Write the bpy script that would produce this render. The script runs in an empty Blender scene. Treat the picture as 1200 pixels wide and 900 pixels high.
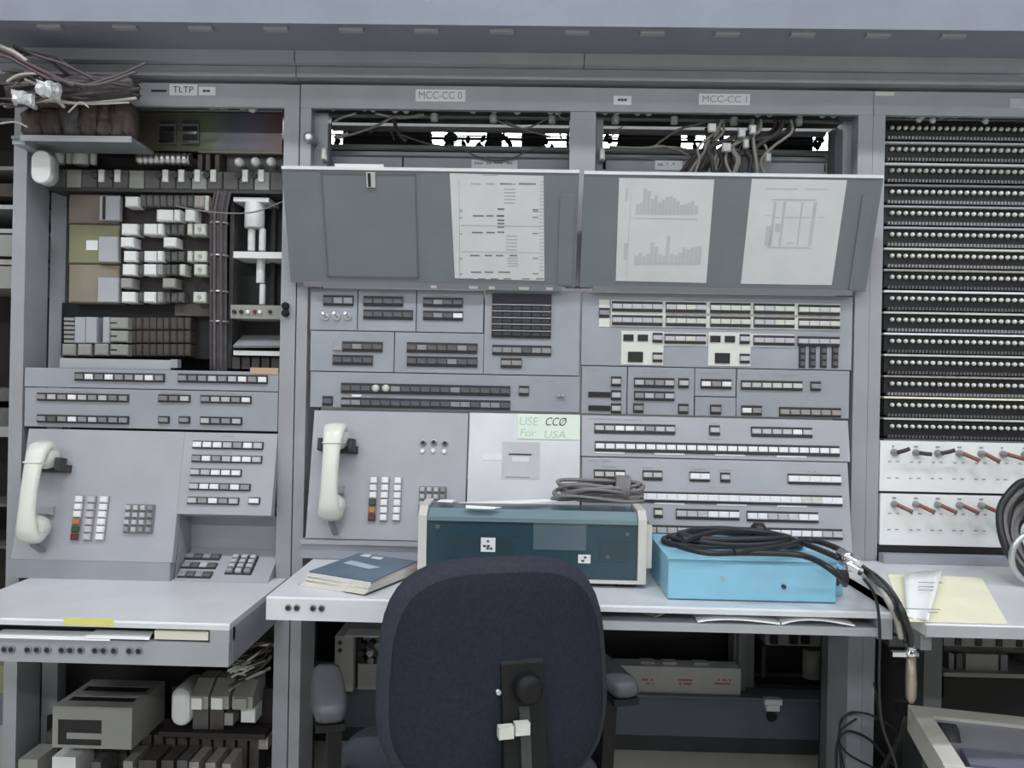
import bpy, bmesh, math, random
from mathutils import Matrix, Vector
random.seed(7)
S = bpy.context.scene
COL = S.collection

# ------------------------------------------------------------------ camera, world, lamps, exposure
FPX, W, H = 950.0, 1200.0, 900.0
CAM = Vector((0.0, -1.85, 1.04))
YAW, ROLL, PITCH = math.radians(1.2), math.radians(1.12), math.radians(0.0)
fw = Vector((-math.sin(YAW) * math.cos(PITCH), math.cos(YAW) * math.cos(PITCH), math.sin(PITCH)))
rt0 = Vector((math.cos(YAW), math.sin(YAW), 0))
up0 = rt0.cross(fw)
RT = rt0 * math.cos(ROLL) + up0 * math.sin(ROLL)
UP = up0 * math.cos(ROLL) - rt0 * math.sin(ROLL)
cd = bpy.data.cameras.new('camera')
cd.sensor_width = 36.0
cd.lens = FPX / W * 36.0
cd.clip_start = 0.05
cam = bpy.data.objects.new('camera', cd)
COL.objects.link(cam)
cam.matrix_world = Matrix(((RT.x, UP.x, -fw.x, CAM.x), (RT.y, UP.y, -fw.y, CAM.y), (RT.z, UP.z, -fw.z, CAM.z), (0, 0, 0, 1)))
S.camera = cam

wd = bpy.data.worlds.new('room_world'); S.world = wd
wd.use_nodes = True
wd.node_tree.nodes['Background'].inputs[0].default_value = (0.75, 0.8, 0.9, 1)
wd.node_tree.nodes['Background'].inputs[1].default_value = 0.05
S.view_settings.view_transform = 'Standard'
S.view_settings.look = 'None'
S.view_settings.gamma = 1.0
S.view_settings.use_curve_mapping = False
S.view_settings.exposure = -0.13
LAMPS = [(x_, y_, 3.2, p_) for y_, p_ in ((-1.45, 28), (-2.9, 4), (-5.3, 68)) for x_ in (-2.1, 0.0, 2.1)]  # far row is added fill that reaches the floor under the desks
LAMP_COL = (0.94, 0.97, 1.0)

# ------------------------------------------------------------------ materials
def mat(name, col, rough=0.5, metal=0.0, var=0.06, scale=9.0, bump=0.0, bscale=200.0, spec=0.5, emit=None, stretch=None):
    m = bpy.data.materials.new(name); m.use_nodes = True
    nt = m.node_tree; N = nt.nodes; L = nt.links
    b = N['Principled BSDF']
    b.inputs['Roughness'].default_value = rough
    b.inputs['Metallic'].default_value = metal
    b.inputs['Specular IOR Level'].default_value = spec
    tc = N.new('ShaderNodeTexCoord')
    src = tc.outputs['Object']
    if stretch:
        mp = N.new('ShaderNodeMapping'); mp.inputs['Scale'].default_value = stretch
        L.new(src, mp.inputs['Vector']); src = mp.outputs['Vector']
    nz = N.new('ShaderNodeTexNoise'); nz.inputs['Scale'].default_value = scale; nz.inputs['Detail'].default_value = 4
    L.new(src, nz.inputs['Vector'])
    rp = N.new('ShaderNodeValToRGB')
    rp.color_ramp.elements[0].position = 0.3; rp.color_ramp.elements[1].position = 0.7
    rp.color_ramp.elements[0].color = tuple(max(0, c * (1 - var)) for c in col) + (1,)
    rp.color_ramp.elements[1].color = tuple(min(1, c * (1 + var)) for c in col) + (1,)
    L.new(nz.outputs['Fac'], rp.inputs['Fac'])
    L.new(rp.outputs['Color'], b.inputs['Base Color'])
    if bump:
        n2 = N.new('ShaderNodeTexNoise'); n2.inputs['Scale'].default_value = bscale
        L.new(src, n2.inputs['Vector'])
        bp = N.new('ShaderNodeBump'); bp.inputs['Strength'].default_value = bump; bp.inputs['Distance'].default_value = 0.002
        L.new(n2.outputs['Fac'], bp.inputs['Height']); L.new(bp.outputs['Normal'], b.inputs['Normal'])
    if emit:
        b.inputs['Emission Color'].default_value = emit[0] + (1,)
        b.inputs['Emission Strength'].default_value = emit[1]
    return m
M = {}
def dm(name, *a, **k): M[name] = mat(name, *a, **k)
dm('grey_paint', (0.325, 0.335, 0.365), 0.42)
dm('grey_panel', (0.315, 0.335, 0.375), 0.45)
dm('grey_light', (0.385, 0.397, 0.435), 0.4)
dm('grey_duct', (0.22, 0.24, 0.295), 0.5)
dm('grey_dark', (0.19, 0.2, 0.215), 0.5)
dm('board_grey', (0.155, 0.175, 0.19), 0.5)
dm('desk_top', (0.65, 0.665, 0.70), 0.3)
dm('edge_white', (0.8, 0.82, 0.85), 0.35)
dm('black', (0.012, 0.012, 0.014), 0.5)
dm('charcoal', (0.04, 0.04, 0.045), 0.55)
dm('seam', (0.12, 0.125, 0.135), 0.6)
dm('kick_blue', (0.11, 0.125, 0.15), 0.5)
dm('cap_white', (0.82, 0.83, 0.86), 0.3, var=0.03)
dm('cap_pale', (0.5, 0.5, 0.53), 0.35, var=0.08, scale=60)
dm('cap_grey', (0.28, 0.28, 0.3), 0.4, var=0.12, scale=60)
dm('cap_dark', (0.115, 0.12, 0.13), 0.35, var=0.25, scale=60)
dm('cap_cream', (0.6, 0.62, 0.57), 0.4, var=0.08, scale=60)
dm('cap_tan', (0.36, 0.33, 0.32), 0.45, var=0.2, scale=70)
dm('cap_orange', (0.42, 0.19, 0.07), 0.4)
dm('cap_green', (0.035, 0.075, 0.038), 0.4)
dm('cap_red', (0.12, 0.028, 0.025), 0.4)
dm('strip_dark', (0.03, 0.031, 0.035), 0.5)
dm('cream_plate', (0.68, 0.7, 0.65), 0.45)
dm('label_white', (0.75, 0.77, 0.8), 0.5, var=0.03)
dm('note_paper', (0.72, 0.82, 0.72), 0.7, var=0.03)
dm('ink', (0.05, 0.06, 0.06), 0.8)
dm('ink_faint', (0.3, 0.31, 0.32), 0.8)
dm('pencil', (0.5, 0.6, 0.5), 0.8)
dm('sheet', (0.6, 0.62, 0.63), 0.6, var=0.04, scale=14)
dm('sheet_mark', (0.4, 0.42, 0.43), 0.7)
dm('sheet_dark', (0.2, 0.21, 0.22), 0.7)
dm('ivory', (0.72, 0.73, 0.67), 0.28, var=0.02)
dm('chrome', (0.75, 0.76, 0.78), 0.18, 1.0)
dm('metal', (0.5, 0.5, 0.5), 0.35, 0.9)
dm('alum', (0.55, 0.56, 0.58), 0.35, 0.7)
dm('white_can', (0.76, 0.76, 0.77), 0.35)
dm('relay_grey', (0.1, 0.1, 0.098), 0.5, var=0.2, scale=50)
dm('relay_brown', (0.075, 0.064, 0.058), 0.5, var=0.25, scale=50)
dm('rack_brown', (0.022, 0.016, 0.017), 0.6)
dm('tan_box', (0.25, 0.21, 0.165), 0.55, var=0.1)
dm('brown_box', (0.19, 0.155, 0.135), 0.55, var=0.1)
dm('olive_box', (0.22, 0.215, 0.125), 0.55, var=0.1)
dm('bundle', (0.1, 0.092, 0.102), 0.7, var=0.3, scale=25, bump=0.6, bscale=60)
dm('harness', (0.075, 0.058, 0.055), 0.75, var=0.45, scale=22, bump=0.8, bscale=60, stretch=(3, 1, 0.4))
dm('wire_grey', (0.42, 0.40, 0.37), 0.5)
dm('wire_dark', (0.1, 0.09, 0.09), 0.5)
dm('wire_purple', (0.085, 0.06, 0.07), 0.5)
dm('foil', (0.92, 0.93, 0.95), 0.42, 0.6, bump=1.0, bscale=40)
dm('teal_case', (0.028, 0.062, 0.083), 0.25, var=0.08, scale=3)
dm('teal_edge', (0.16, 0.24, 0.275), 0.4)
dm('teal_dark', (0.03, 0.055, 0.072), 0.3)
dm('teal_pale', (0.1, 0.14, 0.165), 0.3)
dm('beige_frame', (0.6, 0.585, 0.54), 0.45)
dm('blue_box', (0.27, 0.56, 0.74), 0.4, var=0.04)
dm('cord_grey', (0.2, 0.19, 0.195), 0.55)
dm('cord_black', (0.02, 0.02, 0.022), 0.45)
dm('book_blue', (0.1, 0.15, 0.22), 0.4, var=0.15)
dm('book_pale', (0.42, 0.5, 0.62), 0.4)
dm('pages', (0.75, 0.72, 0.66), 0.7, var=0.1, scale=80, stretch=(1, 1, 12))
dm('paper', (0.92, 0.93, 0.94), 0.7, var=0.02)
dm('folder_cream', (0.9, 0.87, 0.66), 0.7, var=0.04)
dm('chair_fabric_lit', (0.038, 0.043, 0.06), 0.95, var=0.15, scale=160, bump=0.4, bscale=500, spec=0.2)  # lighter copy of the chair fabric; the rim's caught light put into colour
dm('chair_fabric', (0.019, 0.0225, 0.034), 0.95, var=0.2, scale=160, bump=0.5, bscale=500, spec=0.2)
dm('chair_seat', (0.07, 0.075, 0.10), 0.9, var=0.15, scale=160, bump=0.5, bscale=500, spec=0.2)
dm('plastic_black', (0.009, 0.009, 0.01), 0.5, spec=0.25)
dm('card_grey', (0.52, 0.53, 0.56), 0.5)
dm('arm_grey', (0.075, 0.075, 0.085), 0.5)
dm('box_white', (0.6, 0.6, 0.59), 0.5, var=0.06)
dm('red_print', (0.6, 0.14, 0.09), 0.6)
dm('beige_case', (0.5, 0.5, 0.46), 0.5)
dm('relay_case', (0.3, 0.3, 0.285), 0.5, var=0.08)
dm('switch_plate', (0.84, 0.855, 0.85), 0.4, var=0.03)
dm('lever_red', (0.23, 0.085, 0.07), 0.4)
dm('lever_dark', (0.05, 0.03, 0.03), 0.4)
dm('printer_beige', (0.62, 0.6, 0.55), 0.5)
dm('printer_grey', (0.27, 0.27, 0.3), 0.4)
dm('printer_lilac', (0.17, 0.18, 0.24), 0.4)
dm('yellow_tape', (0.72, 0.68, 0.2), 0.6)
dm('orange_tape', (0.5, 0.33, 0.22), 0.6)
dm('cream_strip', (0.68, 0.65, 0.56), 0.5)
dm('floor_vinyl', (0.6, 0.595, 0.53), 0.4, var=0.08, scale=3)
dm('wall_paint', (0.3, 0.3, 0.29), 0.7)
dm('ceiling_tile', (0.4, 0.4, 0.39), 0.8)
dm('purple_dark', (0.02, 0.016, 0.035), 0.25)
dm('led_dot', (0.75, 0.75, 0.72), 0.3)
dm('tube_glow', (1, 1, 1), 0.5, emit=((0.94, 0.97, 1.0), 9.0))
dm('connector_tan', (0.4, 0.34, 0.27), 0.4, 0.5)

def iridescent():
    m = bpy.data.materials.new('sheen_ramp_panel'); m.use_nodes = True
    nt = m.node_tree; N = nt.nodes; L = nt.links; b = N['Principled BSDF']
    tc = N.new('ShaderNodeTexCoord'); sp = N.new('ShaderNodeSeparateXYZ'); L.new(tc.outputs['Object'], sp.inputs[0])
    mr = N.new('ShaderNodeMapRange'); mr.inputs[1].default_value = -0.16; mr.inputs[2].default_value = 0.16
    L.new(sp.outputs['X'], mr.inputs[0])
    rp = N.new('ShaderNodeValToRGB'); e = rp.color_ramp.elements  # iridescent sheen painted in as a fixed hue ramp
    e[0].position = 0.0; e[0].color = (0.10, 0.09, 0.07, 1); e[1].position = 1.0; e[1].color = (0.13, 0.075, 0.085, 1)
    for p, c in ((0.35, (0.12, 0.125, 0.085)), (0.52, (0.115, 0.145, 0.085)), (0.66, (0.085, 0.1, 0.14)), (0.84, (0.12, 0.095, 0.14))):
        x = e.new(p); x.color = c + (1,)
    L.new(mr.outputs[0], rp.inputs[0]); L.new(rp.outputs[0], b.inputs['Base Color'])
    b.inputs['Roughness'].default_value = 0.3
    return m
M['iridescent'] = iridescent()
# ------------------------------------------------------------------ planes: a pixel of the 1200x900 frame to a point on a real plane
class Pl:
    def __init__(s, Y=0.0, z=0.0, tilt=0.0):
        s.t = tilt
        s.M = Matrix(((1, 0, 0, 0), (0, math.sin(tilt), -math.cos(tilt), Y), (0, math.cos(tilt), math.sin(tilt), z), (0, 0, 0, 1)))
        s.n = Vector((0, -math.cos(tilt), math.sin(tilt))); s.p = Vector((0, Y, z)); s.I = s.M.inverted()
    def at(s, px, py, n=0.0):
        d = fw * FPX + RT * (px - W / 2) - UP * (py - H / 2)
        t = (s.p + s.n * n - CAM).dot(s.n) / d.dot(s.n)
        q = s.I @ (CAM + d * t)
        return q.x, q.y
    def rect(s, x0, y0, x1, y1, n=0.0):
        ym, xm = (y0 + y1) / 2, (x0 + x1) / 2
        return s.at(x0, ym, n)[0], s.at(x1, ym, n)[0], s.at(xm, y1, n)[1], s.at(xm, y0, n)[1]
def ray(px, py): return fw * FPX + RT * (px - W / 2) - UP * (py - H / 2)
def at_z(px, py, z):
    d = ray(px, py); t = (z - CAM.z) / d.z
    return CAM + d * t
def at_y(px, py, Y):
    d = ray(px, py); t = (Y - CAM.y) / d.y
    return CAM + d * t
WORLD = Matrix.Identity(4)
class Wp:            # world frame as a 'plane'
    M = Matrix.Identity(4)
WF = Wp()

# ------------------------------------------------------------------ mesh builder
class MB:
    def __init__(s): s.v = []; s.f = []; s.sm = []
    def add(s, vs, fs, smooth=False):
        o = len(s.v); s.v += [Vector(v) for v in vs]
        for f in fs: s.f.append([i + o for i in f]); s.sm.append(smooth)
        return s
    def box(s, u0, u1, v0, v1, n0, n1, ch=0.0):
        if ch <= 0:
            return s.add([(u0, v0, n0), (u1, v0, n0), (u1, v1, n0), (u0, v1, n0), (u0, v0, n1), (u1, v0, n1), (u1, v1, n1), (u0, v1, n1)],
                         [(3, 2, 1, 0), (4, 5, 6, 7), (0, 1, 5, 4), (1, 2, 6, 5), (2, 3, 7, 6), (3, 0, 4, 7)])
        c = ch
        vs = [(u0, v0, n0), (u1, v0, n0), (u1, v1, n0), (u0, v1, n0), (u0, v0, n1 - c), (u1, v0, n1 - c), (u1, v1, n1 - c), (u0, v1, n1 - c),
              (u0 + c, v0 + c, n1), (u1 - c, v0 + c, n1), (u1 - c, v1 - c, n1), (u0 + c, v1 - c, n1)]
        fs = [(3, 2, 1, 0), (8, 9, 10, 11)]
        for i in range(4):
            j = (i + 1) % 4
            fs += [(i, j, j + 4, i + 4), (i + 4, j + 4, j + 8, i + 8)]
        return s.add(vs, fs)
    def prism(s, poly, a0, a1, axis=0):
        # extrude a polygon given in the two other axes along axis
        k = len(poly)
        def P(a, p): return (a, p[0], p[1]) if axis == 0 else ((p[0], a, p[1]) if axis == 1 else (p[0], p[1], a))
        return s.add([P(a0, p) for p in poly] + [P(a1, p) for p in poly],
                     [tuple(range(k))[::-1], tuple(range(k, 2 * k))] + [(i, (i + 1) % k, (i + 1) % k + k, i + k) for i in range(k)])
    def cyl(s, c, axis, r, l0, l1, seg=14, r2=None, smooth=True, rnd=0.0):
        prof = [(l0, r), (l1, r if r2 is None else r2)]
        if rnd: prof = [(l0, r), (l1 - rnd, r), (l1 - rnd * 0.3, r - rnd * 0.3), (l1, r - rnd)]
        return s.lathe(c, axis, prof, seg, smooth)
    def lathe(s, c, axis, prof, seg=16, smooth=True):
        ax = Vector(axis).normalized(); c = Vector(c)
        e1 = ax.orthogonal().normalized(); e2 = ax.cross(e1)
        vs = []
        for (l, r) in prof:
            for k in range(seg):
                a = 2 * math.pi * k / seg
                vs.append(c + ax * l + (e1 * math.cos(a) + e2 * math.sin(a)) * r)
        fs = []
        for i in range(len(prof) - 1):
            for k in range(seg):
                j = (k + 1) % seg
                fs.append((i * seg + k, i * seg + j, (i + 1) * seg + j, (i + 1) * seg + k))
        s.add(vs, fs, smooth)
        o = len(s.v) - len(vs)
        s.f.append([o + k for k in range(seg)][::-1]); s.sm.append(False)
        s.f.append([o + (len(prof) - 1) * seg + k for k in range(seg)]); s.sm.append(False)
        return s
    def tube(s, pts, r, seg=6, sub=4, closed=False):
        pts = [Vector(p) for p in pts]
        if sub > 1 and len(pts) > 2:
            q = []; n = len(pts)
            for i in range(n if closed else n - 1):
                if closed: p0, p1, p2, p3 = pts[i - 1], pts[i], pts[(i + 1) % n], pts[(i + 2) % n]
                else: p0, p1, p2, p3 = pts[max(i - 1, 0)], pts[i], pts[i + 1], pts[min(i + 2, n - 1)]
                for k in range(sub):
                    t = k / sub
                    q.append(0.5 * ((2 * p1) + (p2 - p0) * t + (2 * p0 - 5 * p1 + 4 * p2 - p3) * t * t + (3 * p1 - p0 - 3 * p2 + p3) * t ** 3))
            if not closed: q.append(pts[-1])
            pts = q
        n = len(pts); vs = []; fs = []
        tg = [(pts[(i + 1) % n] - pts[i - 1]) if closed else (pts[min(i + 1, n - 1)] - pts[max(i - 1, 0)]) for i in range(n)]
        e = tg[0].orthogonal().normalized()
        for i in range(n):
            t = tg[i].normalized()
            e = (e - t * e.dot(t))
            e = e.normalized() if e.length > 1e-6 else t.orthogonal().normalized()
            b = t.cross(e)
            for k in range(seg):
                a = 2 * math.pi * k / seg
                vs.append(pts[i] + (e * math.cos(a) + b * math.sin(a)) * r)
        for i in range(n if closed else n - 1):
            for k in range(seg):
                fs.append((i * seg + k, i * seg + (k + 1) % seg, ((i + 1) % n) * seg + (k + 1) % seg, ((i + 1) % n) * seg + k))
        s.add(vs, fs, True)
        if not closed:
            o = len(s.v) - len(vs)
            s.f.append([o + k for k in range(seg)][::-1]); s.sm.append(False)
            s.f.append([o + (n - 1) * seg + k for k in range(seg)]); s.sm.append(False)
        return s
    def sweep(s, secs):
        # secs: list of rings (same count), closed with end caps
        k = len(secs[0]); vs = [p for r in secs for p in r]
        fs = []
        for i in range(len(secs) - 1):
            for a in range(k):
                b = (a + 1) % k
                fs.append((i * k + a, i * k + b, (i + 1) * k + b, (i + 1) * k + a))
        s.add(vs, fs, True); o = len(s.v) - len(vs)
        s.f.append([o + a for a in range(k)][::-1]); s.sm.append(True)
        s.f.append([o + (len(secs) - 1) * k + a for a in range(k)]); s.sm.append(True)
        return s
    def mesh(s, name, m):
        lo = Vector([min(v[i] for v in s.v) for i in range(3)]); hi = Vector([max(v[i] for v in s.v) for i in range(3)])
        c = (lo + hi) / 2
        me = bpy.data.meshes.new(name)
        me.from_pydata([tuple(v - c) for v in s.v], [], s.f)
        me.polygons.foreach_set('use_smooth', s.sm)
        me.materials.append(M[m] if isinstance(m, str) else m)
        bm = bmesh.new(); bm.from_mesh(me); bmesh.ops.recalc_face_normals(bm, faces=bm.faces); bm.to_mesh(me); bm.free()
        return me, c

WM = {}
def link(o, wm, parent=None):
    COL.objects.link(o)
    WM[o.name] = wm.copy()
    if parent is not None:
        o.parent = parent
        o.matrix_basis = WM[parent.name].inverted() @ wm
    else:
        o.matrix_basis = wm
    return o
def tag(o, label, cat, group=None):
    o['label'] = label; o['category'] = cat
    if group: o['group'] = group
    return o
def thing(name, label, cat, loc, group=None, rz=0.0):
    o = bpy.data.objects.new(name, None); o.empty_display_size = 0.05
    link(o, Matrix.Translation(loc) @ Matrix.Rotation(rz, 4, 'Z'))
    return tag(o, label, cat, group)
def ob(name, mb, m, parent=None, frame=WF, lab=None):
    me, c = mb.mesh(name, m)
    o = bpy.data.objects.new(name, me)
    link(o, frame.M @ Matrix.Translation(c), parent)
    if lab: o['label'] = lab
    return o
def stuff(o): o['kind'] = 'stuff'; return o
def struct(name, mb, m):
    o = ob(name, mb, m); o['kind'] = 'structure'; return o
CACHE = {}
def capobj(name, w, h, d, m, parent, pl, u, v, n0, ch=0.0015, lab=None):
    key = (name, round(w * 2000), round(h * 2000), round(d * 2000), m)
    if key not in CACHE: CACHE[key] = MB().box(-w / 2, w / 2, -h / 2, h / 2, -d / 2, d / 2, ch).mesh(name, m)[0]
    o = bpy.data.objects.new(name, CACHE[key])
    link(o, pl.M @ Matrix.Translation((u, v, n0 + d / 2)), parent)
    if lab: o['label'] = lab
    return o
def pbox(name, pl, r, n0, n1, m, parent, ch=0.0, lab=None):
    u0, u1, v0, v1 = pl.rect(*r)
    return ob(name, MB().box(u0, u1, v0, v1, n0, n1, ch), m, parent, pl, lab)
def lettering(pl, r, txt, m, parent, n, name='lettering', bold=0.0, shear=0.0):
    cu = bpy.data.curves.new('t', 'FONT'); cu.body = txt; cu.size = 1.0; cu.shear = shear
    cu.offset = bold
    to = bpy.data.objects.new('t', cu); COL.objects.link(to)
    dg = bpy.context.evaluated_depsgraph_get()
    me = bpy.data.meshes.new_from_object(to.evaluated_get(dg)); me.name = name
    bpy.data.objects.remove(to)
    xs = [v.co.x for v in me.vertices]; ys = [v.co.y for v in me.vertices]
    u0, u1, v0, v1 = pl.rect(*r)
    sx = (u1 - u0) / (max(xs) - min(xs)); sy = (v1 - v0) / (max(ys) - min(ys))
    for v in me.vertices:
        v.co = ((v.co.x - min(xs)) * sx - (u1 - u0) / 2, (v.co.y - min(ys)) * sy - (v1 - v0) / 2, 0)
    me.materials.clear(); me.materials.append(M[m])
    o = bpy.data.objects.new(name, me)
    return link(o, pl.M @ Matrix.Translation(((u0 + u1) / 2, (v0 + v1) / 2, n)), parent)
CAPS = dict(w='cap_white', p='cap_pale', g='cap_grey', d='cap_dark', c='cap_cream', t='cap_tan', o='cap_orange', G='cap_green', r='cap_red', b='grey_dark')  # some keys' gleam is put into white and pale cap colours
def row(parent, pl, x0, y0, x1, y1, n, pat, mv=0.16, gap=0.10, strip='strip_dark', n0=0.0):
    """a black key strip with n keys; the rectangle is the strip's, its height read at its left end"""
    h_l = (y0 + y1) / 2
    u0, vc = pl.at(x0, h_l); u1 = pl.at(x1, h_l)[0]
    vt = pl.at(x0, y0)[1]; vb = pl.at(x0, y1)[1]
    hh = vt - vb; pat = (pat + pat[-1] * n)[:n]
    st = ob('key_strip', MB().box(u0, u1, vb, vt, n0, n0 + 0.004, 0.001), strip, parent, pl)
    pw = (u1 - u0) / n
    for i, c in enumerate(pat):
        capobj('push_button', pw * (1 - gap), hh * (1 - 2 * mv), 0.0045, CAPS[c], st, pl, u0 + pw * (i + .5), vc, n0 + 0.0036)
    return st
def vrow(parent, pl, x0, y0, x1, y1, n, pat, lean=0.0):
    u0, u1, vb, vt = pl.rect(x0, y0, x1, y1)
    st = ob('key_strip', MB().box(u0, u1, vb, vt, 0, 0.003, 0.001), 'cap_grey', parent, pl)
    ph = (vt - vb) / n; pat = (pat + pat[-1] * n)[:n]
    for i, c in enumerate(pat):
        capobj('push_button', (u1 - u0) * 0.84, ph * 0.82, 0.007, CAPS[c], st, pl, (u0 + u1) / 2, vt - ph * (i + .5), 0.003, 0.002)
    return st
def keypad(parent, pl, x0, y0, x1, y1, nx, ny, m='cap_pale', base='grey_dark', side=True):
    u0, u1, vb, vt = pl.rect(x0, y0, x1, y1)
    st = ob('keypad_base', MB().box(u0, u1, vb, vt, 0, 0.004, 0.001), base, parent, pl)
    nn = nx + (1 if side else 0)
    pw = (u1 - u0) / nn; ph = (vt - vb) / ny
    for i in range(nn):
        for j in range(ny):
            mm = m if i < nx and not (j == ny - 1 and i != 1) else 'cap_grey'
            capobj('keypad_button', pw * 0.68, ph * 0.66, 0.008, mm, st, pl, u0 + pw * (i + .5), vt - ph * (j + .5), 0.004, 0.002)
    return st
def legend(parent, pl, marks, m='ink_faint', n=0.0004, t=1.0):
    mb = MB()
    for (x0, y, x1) in marks:
        u0, v = pl.at(x0, y); u1 = pl.at(x1, y)[0]
        k = max(2, int((u1 - u0) / 0.006)); du = (u1 - u0) / k
        for i in range(k):
            if random.random() < 0.85:
                a = u0 + du * i; mb.box(a, a + du * 0.8, v - 0.0012 * t, v + 0.0012 * t, 0, n)
    return stuff(ob('printed_legend', mb, m, parent, pl))
PI = math.pi

def rr(pl, x0, y0, x1, y1, xr=None, n=0.0):
    """pixel rectangle on a plane, its heights read at column xr (default: the middle)"""
    xr = (x0 + x1) / 2 if xr is None else xr
    ym = (y0 + y1) / 2
    return pl.at(x0, ym, n)[0], pl.at(x1, ym, n)[0], pl.at(xr, y1, n)[1], pl.at(xr, y0, n)[1]
def bx(name, pl, x0, y0, x1, y1, n0, n1, m, parent, xr=None, ch=0.0, lab=None):
    r = rr(pl, x0, y0, x1, y1, xr, n1)
    return ob(name, MB().box(*r, n0, n1, ch), m, parent, pl, lab)
def wbox(name, x0, x1, y0, y1, z0, z1, m, parent=None, ch=0.0, lab=None):
    if ch:   # chamfer towards the camera (-y)
        me = MB().box(x0, x1, z0, z1, -y1, -y0, ch)
        return ob(name, me, m, parent, PV, lab)
    return ob(name, MB().box(x0, x1, y0, y1, z0, z1), m, parent, WF, lab)
PV = Pl(0.0)                                    # rack face; local n points to the camera
PF = PV
def zat(px, py, Y): return at_y(px, py, Y).z
def xat(px, py, Y): return at_y(px, py, Y).x

# ------------------------------------------------------------------ the room
XL, XR, YF, YB, ZC = -3.6, 3.6, -6.6, 3.2, 3.4
struct('floor', MB().box(XL - .1, XR + .1, YF - .1, YB + .1, -0.1, 0), 'floor_vinyl')
struct('ceiling', MB().box(XL - .1, XR + .1, YF - .1, YB + .1, ZC, ZC + 0.1), 'ceiling_tile')
struct('wall_left', MB().box(XL - .1, XL, YF - .1, YB + .1, 0, ZC), 'wall_paint')
struct('wall_right', MB().box(XR, XR + .1, YF - .1, YB + .1, 0, ZC), 'wall_paint')
struct('wall_front', MB().box(XL, XR, YF - .1, YF, 0, ZC), 'wall_paint')
struct('wall_back', MB().box(XL, XR, YB, YB + .1, 0, ZC), 'wall_paint')
for i, (lx, ly, lz, pw) in enumerate(LAMPS):
    t = thing('ceiling_light', 'fluorescent ceiling light over the aisle, ' + ('nearest the racks', 'in the middle row', 'in the added far fill row')[i // 3] + ', ' + ('at the left end', 'at the centre', 'at the right end')[i % 3], 'light', (lx, ly, lz + 0.09), 'aisle ceiling lights')
    ob('housing', MB().box(lx - .75, lx + .75, ly - .09, ly + .09, lz + .03, lz + .09), 'cap_white', t)
    for hx in (-.6, .57): ob('hanger', MB().box(lx + hx, lx + hx + .03, ly - .01, ly + .01, lz + .09, ZC), 'metal', t)
    for dy in (-.045, .045):
        ob('tube', MB().cyl((lx, ly + dy, lz + .012), (1, 0, 0), .014, -.7, .7, 10), 'tube_glow', t)
    ld = bpy.data.lights.new('lamp', 'AREA'); ld.shape = 'RECTANGLE'; ld.size = 1.45; ld.size_y = 0.16; ld.energy = pw; ld.color = LAMP_COL
    lo = bpy.data.objects.new('lamp', ld); link(lo, Matrix.Translation((lx, ly, lz - 0.01)), t)
# light of the next aisle, seen through the wiring slot
zt = zat(600, 166, 2.3)
t = thing('ceiling_light', 'fluorescent light of the next aisle, seen bright through the wiring slot over the boards', 'light', (0.0, 2.3, zt + .06))
ob('housing', MB().box(-1.9, 1.9, 2.2, 2.4, zt + .035, zt + .07), 'cap_white', t)
for hx in (-1.2, 1.17): ob('hanger', MB().box(hx, hx + .03, 2.29, 2.31, zt + .07, ZC), 'metal', t)
for dy in (-.05, .05):
    ob('tube', MB().cyl((0, 2.3 + dy, zt + .002), (1, 0, 0), .03, -1.85, 1.85, 10), 'tube_glow', t)

# ------------------------------------------------------------------ overhead ducts
zb = zat(600, 30, -.18)
t = thing('overhead_duct', 'long grey sheet metal duct running over all the racks at the top', 'duct', (0, -.1, zb))
ob('duct_body', MB().box(-2.6, 2.6, -.18, .4, zb, zb + .3), 'grey_duct', t)
zl = zat(600, 75, -.043)
xs = [-2.6, xat(345, 70, -.043), xat(685, 70, -.043), xat(1075, 70, -.043) + .3, 2.6]
for a, b in zip(xs, xs[1:]):
    ob('fascia_lip', MB().box(a + .001, b - .001, -.043, .0, zl, zb), 'grey_light', t)
for px in range(60, 1200, 88):
    c = at_y(px, 36, -.155)
    ob('clip', MB().box(c.x - .025, c.x + .025, -.165, -.15, zb - .006, zb), 'grey_paint', t)
z0, z1 = zat(600, 93, -.02), zat(600, 80.5, -.02)
t = thing('cable_rail', 'grey channel rail under the overhead duct, above the rack tops', 'rail', (0, 0, z0))
xs = [-2.6, xat(347, 85, -.02), xat(1400, 85, -.02), 2.6]
for a, b in zip(xs, xs[1:]):
    ob('channel', MB().box(a + .001, b - .001, -.02, .05, z0, z1), 'grey_paint', t)
ob('web', MB().box(-2.6, 2.6, .05, .3, z0, zl), 'charcoal', t)
for px in (400, 640, 900, 1120, 150): ob('hanger', MB().box(xat(px, 86, .1), xat(px, 86, .1) + .03, .06, .12, z0 - .014, z0), 'charcoal', t)

ZT = zat(600, 102, 0)            # rack tops
ZR = zat(600, 129.5, 0)          # underside of the top rail
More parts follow.
